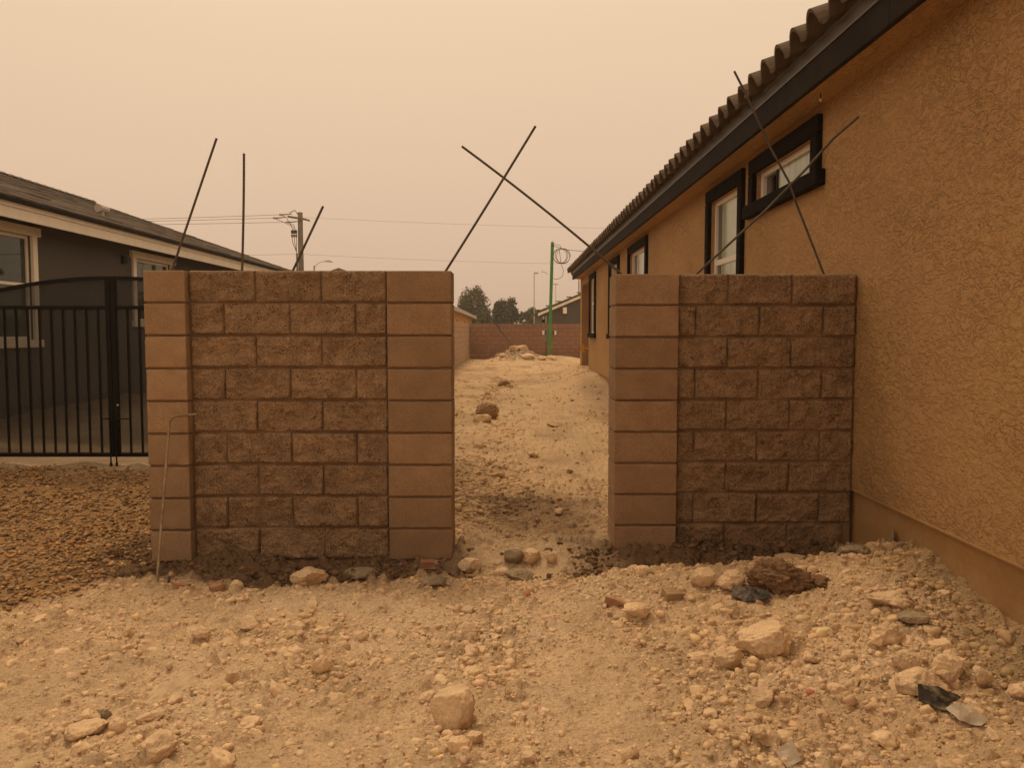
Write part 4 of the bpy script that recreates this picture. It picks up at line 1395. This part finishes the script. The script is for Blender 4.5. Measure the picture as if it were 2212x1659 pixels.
RK, GS = MT['rock'], MT['graystone']
S = [
    ('rock', 'largest pale rock lying alone low in the centre foreground', -.199, 2.86, .165, .165, 101, RK, 9, .14),
    ('rock', 'biggest rounded dirt lump right of centre, below the black plastic strip', 1.114, 3.48, .245, .17, 131, RK, 4, .22),
    ('rock', 'knobbly pale lump just left of the biggest rounded lump', .925, 3.37, .132, .11, 103, RK, 5, .2),
    ('rock', 'left half of the split pale slab at the crest', 1.022, 4.24, .135, .115, 104, RK, 10, .12),
    ('rock', 'right half of the split pale slab, touching the brown mud clod', 1.155, 4.20, .165, .125, 105, RK, 10, .12),
    ('rock', 'layered pale rock pinning down black plastic at the lower right', 1.557, 3.0, .19, .12, 106, RK, 9, .16),
    ('rock', 'pointed pale rock in the clods right of the lower centre', .936, 2.96, .11, .095, 107, RK, 7, .18),
    ('rock', 'wide crusty rock on the slope nearest the house footing', 1.773, 3.72, .217, .10, 108, RK, 6, .2),
    ('rock', 'crumbly upright rock on the right slope, left of the grey stones', 1.611, 3.42, .155, .14, 109, RK, 6, .24),
    ('rock', 'cracked rock at the right, above the layered rock', 1.715, 3.10, .14, .12, 110, RK, 8, .18),
    ('rock', 'knobbly rock between the cracked rock and the slope', 1.60, 3.20, .12, .09, 111, RK, 6, .2),
    ('rock', 'small upright rock at the right edge of the rubble', 1.80, 3.03, .085, .09, 112, RK, 7, .16),
    ('rock', 'long pale chunk lying on the mud at the foot of the right wall', 1.763, 4.98, .27, .07, 113, RK, 8, .2),
    ('rock', 'pale lump on the crest left of the broken brown bricks', .62, 3.90, .15, .08, 114, RK, 5, .22),
    ('rock', 'chalky white lump on the crest below the right pier', .74, 4.40, .11, .07, 115, RK, 6, .2),
    ('rock', 'wide pale lump on the dirt edge below the rough left wall', -1.098, 4.42, .213, .10, 116, RK, 7, .2),
    ('rock', 'flat white rock in the left foreground', -1.193, 3.70, .13, .075, 117, RK, 9, .14),
    ('rock', 'angular pale rock left of centre in the foreground', -.748, 3.20, .085, .075, 118, RK, 9, .1),
    ('rock', 'smaller angular rock left of the other in the foreground', -1.09, 3.16, .06, .055, 119, RK, 8, .12),
    ('rock', 'long narrow pale stone at the lower left', -1.476, 2.80, .15, .06, 120, RK, 7, .12),
    ('rock', 'tan wedge of stone above the long narrow one at the lower left', -1.515, 2.87, .09, .05, 121, RK, 8, .12),
    ('rock', 'flat whitish flake right of the long narrow stone', -1.37, 2.80, .065, .055, 122, RK, 9, .1),
    ('rock', 'broad lump at the bottom edge, left of centre', -1.16, 2.62, .15, .10, 123, RK, 6, .2),
    ('rock', 'round pale cobble at the dirt edge near the broken red brick', -1.475, 4.36, .09, .065, 124, RK, 4, .1),
    ('rock', 'rounded cobble at the bottom edge below the largest rock', -.160, 2.62, .085, .07, 125, RK, 5, .1),
    ('rock', 'cobble directly under the tip of the largest rock', -.120, 2.70, .072, .055, 126, RK, 5, .1),
    ('rock', 'rough lump half way up the central line of clods', -.188, 3.66, .11, .085, 127, RK, 5, .2),
    ('rock', 'upright pale cobble at the bottom edge right of centre', .40, 2.62, .075, .07, 128, RK, 5, .1),
    ('stone', 'dark grey stone beside the tan wedge at the lower left', -1.47, 2.90, .06, .045, 141, GS, 6, .1),
    ('stone', 'flat grey stone on the slope near the footing', 1.793, 3.55, .145, .05, 142, GS, 9, .12),
    ('stone', 'grey wedge of stone beside the crumbly upright rock', 1.83, 3.70, .10, .06, 143, GS, 9, .1),
    ('stone', 'soft grey lump of mortar near the corner of right wall and house', 1.90, 4.42, .19, .07, 144, GS, 5, .25),
    ('stone', 'squared grey stone standing in the opening between the walls', .035, 5.02, .13, .11, 145, GS, 10, .04),
    ('stone', 'low grey lump on the near edge of the opening', .06, 4.60, .17, .07, 146, GS, 6, .2),
    ('stone', 'thin grey slab on the crest below the pier left of the opening', -.407, 4.42, .15, .05, 147, GS, 8, .15),
    ('stone', 'dark grey lumps of mortar at the rough left wall base', -.85, 4.62, .20, .08, 148, GS, 5, .25),
    ('rock', 'larger white rock right of the squared grey stone in the opening', .150, 5.02, .125, .10, 151, RK, 8, .14),
    ('rock', 'smaller white rock in the opening beside the larger white one', .262, 4.99, .085, .085, 152, RK, 8, .14),
    ('rock', 'pale rock under the squared grey stone in the opening', -.05, 4.70, .15, .08, 153, RK, 7, .16),
    ('rock', 'tilted slab at the inner foot of the pier left of the opening', -.24, 4.93, .15, .09, 154, RK, 9, .12),
    ('rock', 'biggest brown lump further up the passage floor', -.345, 12.9, .42, .34, 155, MT['browndirt'], 4, .18),
    ('rock', 'pale lump leaning on the biggest brown lump in the passage', -.40, 12.5, .30, .16, 156, RK, 5, .2),
    ('rock', 'brown lump far up the passage near its middle', -.11, 19.8, .30, .2, 157, MT['browndirt'], 5, .2),
    ('rock', 'flat tan stone in the middle of the passage floor', .279, 9.15, .13, .07, 158, RK, 7, .12),
    ('rock', 'lone pale cobble on the damp patch in the passage', .39, 6.25, .075, .05, 159, RK, 5, .1),
    ('rock', 'low pair of stones lying at the right of the passage', .70, 11.9, .30, .11, 160, RK, 6, .2),
    ('rock', 'dark cobble right of centre in the passage', .60, 7.9, .075, .055, 161, MT['browndirt'], 6, .12),
]
for n, lab, x, y, w, h, sd, m, cu, ro in S:
    boulder(n, lab, n, x, y, w, h, sd, m, cuts=cu, rough=ro, sub=5 if y < 5.5 or sd == 155 else 4, depth=.17 if sd == 101 else None, crag={145: .06, 101: .12, 155: .5}.get(sd, .24))
boulder('mud_clod', 'big dark brown clod of mud on the crest before the right wall', 'mud clod', 1.40, 4.17, .34, .20, 171, MT['mudclod'], .26, 2, .34, .30, 6, freq=2.2, crag=.5)
boulder('mud_clod', 'smaller crumbling piece at the right end of the big mud clod', 'mud clod', 1.585, 4.12, .16, .08, 172, MT['mudclod'], .14, 2, .34, .3, 5, freq=2.2, crag=.5)

# bricks, scraps
def brick_piece(label, x, y, w, h, d, rz, ry, seed, m=None):
    r = np.random.default_rng(seed)
    bm = bmesh.new()
    bmesh.ops.create_cube(bm, size=1.0)
    bmesh.ops.subdivide_edges(bm, edges=list(bm.edges), cuts=5, use_grid_fill=True)
    for v in bm.verts:
        n = fbm(v.co.x * 3 + seed, v.co.y * 3, v.co.z * 3, 3)
        v.co *= 1 + .10 * float(n)
        if v.co.x > .25:
            v.co.x -= .35 * max(0, float(vnoise(v.co.y * 4 + seed, v.co.z * 4, 3.0)) + .3)
        v.co.x *= w; v.co.y *= d; v.co.z *= h
    me = bpy.data.meshes.new('broken_brick')
    bm.to_mesh(me)
    bm.free()
    o = link('broken_brick', me, m or MT['brick'], None, (x, y, float(ground_z(x, y)) + h * .35))
    o.rotation_euler = (r.uniform(-.2, .2), ry, rz)
    return tag(o, label, 'brick')


brick_piece('reddish brick shard on the crest right of centre', .535, 4.03, .10, .04, .06, -.3, .25, 3)
brick_piece('brown pitted brick end further right on the crest', .84, 4.10, .10, .042, .07, .25, .06, 4, MT['browndirt'])
brick_piece('orange broken brick at the mud edge below the left wall', -1.548, 4.30, .085, .05, .06, .5, -.15, 5)
brick_piece('thin orange brick sliver beside the foot of the hooked rebar', -1.72, 4.27, .10, .03, .05, -.2, .1, 6)
brick_piece('red brick piece in the mud under the pier left of the opening', -.47, 4.93, .13, .045, .06, .03, 0, 7)
brick_piece('thin red brick sliver in the opening, near the left pier', -.20, 4.78, .11, .03, .06, .2, .1, 8)


def scrap(name, label, pts, m, th, seed, cat):
    """Crumpled sheet from an outline of (x, y, height above ground)."""
    P = [Vector((x, y, float(ground_z(x, y)) + h)) for x, y, h in pts]
    c = sum(P, Vector()) / len(P)
    bm = bmesh.new()
    vs = [bm.verts.new(p - c) for p in P]
    bm.faces.new(vs)
    bmesh.ops.triangulate(bm, faces=list(bm.faces))
    bmesh.ops.subdivide_edges(bm, edges=list(bm.edges), cuts=4, use_grid_fill=True)
    for v in bm.verts:
        v.co.z += .012 * float(fbm(v.co.x * 22 + seed, v.co.y * 22, seed, 2))
    bmesh.ops.recalc_face_normals(bm, faces=list(bm.faces))
    bmesh.ops.solidify(bm, geom=list(bm.faces), thickness=th)
    me = bpy.data.meshes.new(name)
    bm.to_mesh(me)
    bm.free()
    return tag(link(name, me, m, None, c), label, cat)


scrap('plastic_scrap', 'black plastic strip lying below the split slab', [(1.12, 4.02, .012), (1.15, 4.12, .055), (1.24, 4.10, .05), (1.31, 4.07, .045), (1.315, 4.0, .015), (1.20, 3.985, .012)], MT['bplastic'], .003, 1.0, 'plastic scrap')
scrap('plastic_scrap', 'black plastic sheet sticking out under the layered rock', [(1.485, 2.88, .02), (1.51, 2.94, .05), (1.585, 2.94, .055), (1.65, 2.90, .03), (1.59, 2.87, .015), (1.56, 2.82, .02), (1.51, 2.84, .018)], MT['bplastic'], .003, 2.0, 'plastic scrap')
scrap('plastic_scrap', 'milky translucent plastic piece at the lower right corner', [(1.555, 2.83, .035), (1.61, 2.84, .032), (1.645, 2.80, .026), (1.66, 2.75, .016), (1.63, 2.735, .012), (1.60, 2.755, .016), (1.57, 2.765, .014)], MT['cplastic'], .002, 3.0, 'plastic scrap')
scrap('plastic_scrap', 'small milky plastic flake at the bottom edge right of centre', [(.88, 2.62, .03), (.94, 2.63, .035), (.95, 2.57, .02), (.90, 2.555, .015)], MT['cplastic'], .002, 4.0, 'plastic scrap')
scrap('plastic_scrap', 'clear plastic scrap standing against the house footing', [(2.19, 4.61, -.02), (2.20, 4.68, .0), (2.215, 4.665, .08), (2.205, 4.635, .10), (2.195, 4.60, .04)], MT['cplastic'], .002, 5.0, 'plastic scrap')
for k, (x, y, w, lab) in enumerate(((.10, 4.16, .035, 'pinkish red painted clod on the crest centre'), (1.16, 3.06, .035, 'red painted clod among the right clods'), (1.26, 3.72, .02, 'tiny red fleck above the biggest rounded lump'), (-.43, 3.62, .016, 'tiny red fleck in the centre left clods'))):
    boulder('painted_clod', lab, 'clod', x, y, w, w * .8, 200 + k, MT['red'], cuts=5, rough=.15, sub=3)
tag(MB().tube([(-2.02, 4.76, .05), (-1.9, 4.77, .055), (-1.82, 4.79, .062)], .002, 5).build('string', MT['red'], None, loc=(-1.9, 4.77, .05)), 'bit of red string line at the foot of the left pier', 'string')
# buried netting at the lower left
bm = bmesh.new()
nu, nv = 60, 30
grid = {}
a0, b0 = Vector((-1.72, 2.5, 0)), Vector((-.72, 3.95, 0))
for i in range(nu + 1):
    for j in range(nv + 1):
        u, v_ = i / nu, j / nv - .5
        p = a0.lerp(b0, u)
        wd = .26 * (1 - .6 * u)
        x, y = p.x - v_ * wd * .8, p.y + v_ * wd * .55
        hgt = .020 * float(vnoise(x * 7 + 4, y * 7, 2.0)) - .010 + .03 * math.exp(-((u - .3) / .12) ** 2) * (1 - abs(v_) * 2)
        grid[i, j] = bm.verts.new((x, y, float(ground_z(x, y)) + hgt))
for i in range(nu):
    for j in range(nv):
        bm.faces.new((grid[i, j], grid[i + 1, j], grid[i + 1, j + 1], grid[i, j + 1]))
me = bpy.data.meshes.new('netting')
bm.to_mesh(me)
bm.free()
for p in me.polygons:
    p.use_smooth = True
tag(link('netting', me, MT['net']), 'dusty woven netting surfacing through the dirt at the lower left', 'netting')

# ---------------------------------------------------------------- loose clods
r = np.random.default_rng(77)
SH1 = [stone_shape(1, 300 + k, 5, (.45, .85), .35, 1.2, 2) for k in range(14)]
SH2 = [stone_shape(2, 400 + k, 7, (.45, .85), .35, 1.8, 3) for k in range(14)]
SH3 = [stone_shape(4, 500 + k, 6, (.5, .9), .25, 1.7, 4, .28) for k in range(16)]


def sample(n, x0, x1, y0, y1, dens):
    out = []
    while sum(len(o) for o in out) < n:
        x, y = r.uniform(x0, x1, n * 2), r.uniform(y0, y1, n * 2)
        k = r.uniform(0, 1, n * 2) < dens(x, y)
        out.append(np.stack([x[k], y[k]], 1))
    return np.concatenate(out)[:n]


def visible(x, y):
    """Rough footprint of the photograph on the ground, with a margin for a step aside."""
    return (np.abs(x) < 0.72 * y + .35).astype(float)


def clod_col(x, y, n):
    c = ground_col(x, y)
    tint = r.normal(1.03, .10, n)[:, None]
    warm = np.stack([np.ones(n), 1 - r.uniform(-.02, .05, n), 1 - r.uniform(-.03, .10, n)], 1)
    c = c * tint * warm
    k = r.uniform(0, 1, n) < .008
    c[k] = np.array((.30, .23, .16)) * r.uniform(.6, 1.2, k.sum())[:, None]
    return np.clip(c, .02, .75)


def front(x, y):
    return clod_density(x, y) * visible(x, y) * (1 - gravel_mask(x, y)) * (1 - .9 * mud_mask(x, y)) * (x < 2.2)


def grit(name, n, lo, hi, shapes, dens, x0, x1, y0, y1, m, power=2.5, sink=.25, flat=(.55, 1.0), label='', cat='', yaw=False):
    p = sample(n, x0, x1, y0, y1, dens)
    s = lo * (1 - r.uniform(0, 1, n) * (1 - (hi / lo) ** (-power))) ** (-1 / power)
    z = ground_z(p[:, 0], p[:, 1]) - s * .12 
    pos = np.column_stack([p, z])
    return pos, s, clod_col(p[:, 0], p[:, 1], n)


# finest crumbs and small clods: uncountable
p1 = grit('', 21000, .0035, .0085, SH1, lambda x, y: np.clip(.22 + front(x, y), 0, 1) * (1 - .9 * mud_mask(x, y)) * (1 - gravel_mask(x, y)) * visible(x, y) * (x < 2.2), -3.2, 2.2, 2.2, 4.85, None, 1.5)
o = link('dirt_crumbs', pile_mesh('dirt_crumbs', SH1, *p1, r, smooth=False), MT['clod'])
tag(o, 'fine pale dirt crumbs strewn over the foreground', 'dirt', kind='stuff')
p2 = grit('', 6000, .0080, .0190, SH2, front, -3.2, 2.2, 2.2, 4.85, None, 2.2)
o = link('small_clods', pile_mesh('small_clods', SH2, *p2, r, smooth=False), MT['clod'])
tag(o, 'small pale clods of dirt scattered over the foreground', 'dirt', kind='stuff')
p3 = grit('', 1200, .0170, .050, SH3, lambda x, y: front(x, y) ** 1.5, -3.0, 2.15, 2.3, 4.8, None, 2.6)
order = np.argsort(-p3[1] / np.hypot(p3[0][:, 0], p3[0][:, 1]))
big, rest_ = order[:170], order[170:]
o = link('medium_clods', pile_mesh('medium_clods', SH2, p3[0][rest_], p3[1][rest_], p3[2][rest_], r), MT['clod'])
tag(o, 'finger-sized pale clods scattered over the foreground', 'dirt', kind='stuff')
SHM = []
for v, f in SH3:
    me = np_mesh('dirt_clod', v * np.array([1.0, .9, .78]) * .025, f, np.ones((len(v), 3)) * np.array(DIRT), True)
    me.materials.append(MT['rock'])
    SHM.append(me)
LM = [(-.199, 2.86, 'largest pale rock'), (1.114, 3.48, 'biggest rounded lump'), (.925, 3.37, 'knobbly pale lump'), (1.09, 4.22, 'split pale slab'),
      (1.557, 3.0, 'layered rock pinning black plastic'), (.936, 2.96, 'pointed pale rock'), (1.773, 3.72, 'wide crusty rock'), (1.611, 3.42, 'crumbly upright rock'),
      (.535, 4.03, 'reddish brick shard'), (-1.098, 4.42, 'wide pale lump by the mud'), (-1.193, 3.70, 'flat white rock'), (-.748, 3.20, 'angular pale rock'),
      (-1.476, 2.80, 'long narrow pale stone'), (-1.16, 2.62, 'broad lump at the bottom edge'), (-1.548, 4.36, 'orange broken brick'), (-.188, 3.66, 'rough central lump'),
      (.10, 4.16, 'pinkish red painted clod'), (.40, 2.62, 'upright cobble at the bottom edge'), (1.22, 4.04, 'black plastic strip'), (1.62, 2.78, 'milky plastic piece'), (-.407, 4.42, 'thin grey slab')]
ORD = ['closest', 'second closest', 'third closest', 'fourth closest', 'fifth closest', 'sixth closest', 'seventh closest', 'eighth closest', 'ninth closest', 'tenth closest']
slots = {}
for k in big:
    x, y, z = p3[0][k]
    d = [math.hypot(x - a, y - b) for a, b, _ in LM]
    i = int(np.argmin(d))
    dx, dy = x - LM[i][0], y - LM[i][1]
    side = ('right of' if dx > 0 else 'left of') if abs(dx) > abs(dy) else ('beyond' if dy > 0 else 'in front of')
    slots.setdefault((i, side), []).append((d[i], k))
extra = []
for (i, side), L in slots.items():
    for n, (d, k) in enumerate(sorted(L)):
        if n >= 10:
            extra.append(k)
            continue
        x, y, z = p3[0][k]
        o = link('dirt_clod', SHM[int(r.integers(0, len(SHM)))], None, None, (x, y, z))
        s = p3[1][k] / .025
        o.scale = (s * r.uniform(.9, 1.25), s * r.uniform(.8, 1.1), s * r.uniform(.75, 1.0))
        o.rotation_euler = (r.uniform(-.5, .5), r.uniform(-.5, .5), r.uniform(0, 6.28))
        tag(o, '%s larger dirt clod %s the %s' % (ORD[n], side, LM[i][2]), 'clod', 'larger dirt clods in the foreground')
if extra:
    o = link('medium_clods', pile_mesh('medium_clods', SH3, p3[0][extra], p3[1][extra], p3[2][extra], r), MT['clod'])
    tag(o, 'more finger-sized pale clods scattered over the foreground', 'dirt', kind='stuff')


# passage rubble
def passage(x, y):
    d = .25 + 1.0 * gauss(x, y, -.40, 6.8, .6, 1.2) + .5 * gauss(x, y, -.3, 9.5, .5, 2.2) + .25 * np.clip(fbm(x * 1.1, y * .6, 30., 3) * 2, 0, 1)
    d = d - .5 * gauss(x, y, .3, 5.9, .35, .45)
    return np.clip(d, .04, 1) * (x > -1.85) * (x < 2.2) * (np.abs(x) < .17 * y + 1.0)


p4 = grit('', 7000, .007, .034, SH2, lambda x, y: passage(x, y) * np.clip(1.25 - .08 * y, .15, 1), -1.85, 2.2, 5.3, 14, None, 2.2)
p5 = grit('', 2000, .014, .060, SH2, passage, -1.85, 2.2, 12, 39, None, 2.2)
hp = sample(420, -.9, 1.9, 34.9, 37.6, lambda x, y: gauss(x, y, .45, 36.2, .65, .8))
hs = .05 * (1 - r.uniform(0, 1, 420) * .93) ** (-1 / 2.2)
hc = np.ones((420, 3)) * np.array((.52, .42, .30)) * r.normal(1, .1, 420)[:, None]
p6 = grit('', 1050, .018, .05, SH2, lambda x, y: gauss(x, y, -.35, 7.3, .40, 1.1), -1.5, .7, 5.5, 10.5, None, 2.2)
p7 = grit('', 380, .022, .085, SH2, lambda x, y: np.exp(-((x + .25 - .12 * np.sin(y * .7)) / .22) ** 2), -1.5, 1.0, 8.5, 24, None, 2.2)
allp = [np.concatenate([a, b, e, g_, c]) for a, b, e, g_, c in zip(p4, p5, p6, p7, (np.column_stack([hp, ground_z(hp[:, 0], hp[:, 1]) + hs * .2]), np.clip(hs * .6, .03, .085), hc))]
sm1 = allp[1] / np.hypot(allp[0][:, 0], allp[0][:, 1]) < .0018
o = link('passage_grit', pile_mesh('passage_grit', SH1, *[a[sm1] for a in allp], r, smooth=False), MT['clod'])
tag(o, 'fine grit over the passage floor', 'rubble', kind='stuff')
allp = [a[~sm1] for a in allp]
o = link('passage_rubble', pile_mesh('passage_rubble', SH2, *allp, r, smooth=False), MT['clod'])
tag(o, 'brownish rubble and clods covering the passage floor', 'rubble', kind='stuff')
for k, (x, y, w, h, lab) in enumerate(((.62, 36.1, .55, .32, 'top pale boulder on the far dirt pile'), (.25, 35.95, .42, .34, 'left pale boulder near the top of the far dirt pile'),
                                       (.85, 35.3, .60, .28, 'broad boulder low at the front of the far dirt pile'), (1.45, 35.4, .45, .22, 'right end boulder of the far dirt pile'), (-.25, 35.6, .30, .22, 'small boulder at the left foot of the far dirt pile'), (1.9, 36.0, .55, .25, 'boulder at the base of the green post'))):
    boulder('boulder', lab, 'boulder', x, y, w, h, 250 + k, RK, cuts=7, rough=.16, sub=3)

# mud along the wall feet
pm = sample(3600, -2.5, 2.15, 4.45, 5.28, lambda x, y: mud_mask(x, y) * np.clip(.4 + fbm(x * 4, y * 5, 44., 2) * 1.5, .1, 1))
sz = r.uniform(.005, .026, len(pm)) * r.uniform(.6, 1.2, len(pm))
cm = np.ones((len(pm), 3)) * np.array((.16, .10, .059)) * r.normal(1, .22, len(pm))[:, None]
o = link('mud_lumps', pile_mesh('mud_lumps', SH2, np.column_stack([pm, ground_z(pm[:, 0], pm[:, 1]) - sz * .15]), sz, np.clip(cm, .02, .4), r, smooth=False), MT['clod'])
tag(o, 'dark wet lumps of mud heaped along the feet of the walls', 'mud', kind='stuff')

# orange yard gravel
gp = sample(11500, -5.6, -2.1, 3.7, 7.9, lambda x, y: np.clip(gravel_mask(x, y), 0, 1) ** .8 * (np.abs(x) < .72 * y + .5))
gs = r.uniform(.008, .021, len(gp))
pal = 1.06 * np.array([(.36, .21, .095), (.27, .16, .08), (.42, .27, .14), (.20, .125, .07), (.33, .23, .14), (.40, .22, .085)])
gc = pal[r.integers(0, len(pal), len(gp))] * r.normal(1, .14, len(gp))[:, None]
o = link('yard_gravel', pile_mesh('yard_gravel', SH1, np.column_stack([gp, ground_z(gp[:, 0], gp[:, 1]) + gs * .35]), gs, np.clip(gc, .03, .6), r, (.35, .6), True, False), MT['gravel'])
tag(o, 'orange brown gravel spread in front of the iron gate', 'gravel', kind='stuff')
print('tris', sum(len(p.vertices) - 2 for o in bpy.data.objects if o.type == 'MESH' and o.data.users == 1 for p in o.data.polygons))

# ---------------------------------------------------------------- smoke haze
hz_m = bpy.data.materials.new('smoke_haze')
hz_m.use_nodes = True
hn = hz_m.node_tree
hn.nodes.clear()
ho = hn.nodes.new('ShaderNodeOutputMaterial')
pv = hn.nodes.new('ShaderNodeVolumePrincipled')
pv.inputs['Color'].default_value = (0.93, 0.88, 0.80, 1)
pv.inputs['Density'].default_value = 0.0011
pv.inputs['Anisotropy'].default_value = 0.3
hn.links.new(pv.outputs[0], ho.inputs['Volume'])
hz = MB().box(-1000, 1000, -120, 1600, -1.5, 13.0).build('haze', hz_m)
tag(hz, kind='stuff')
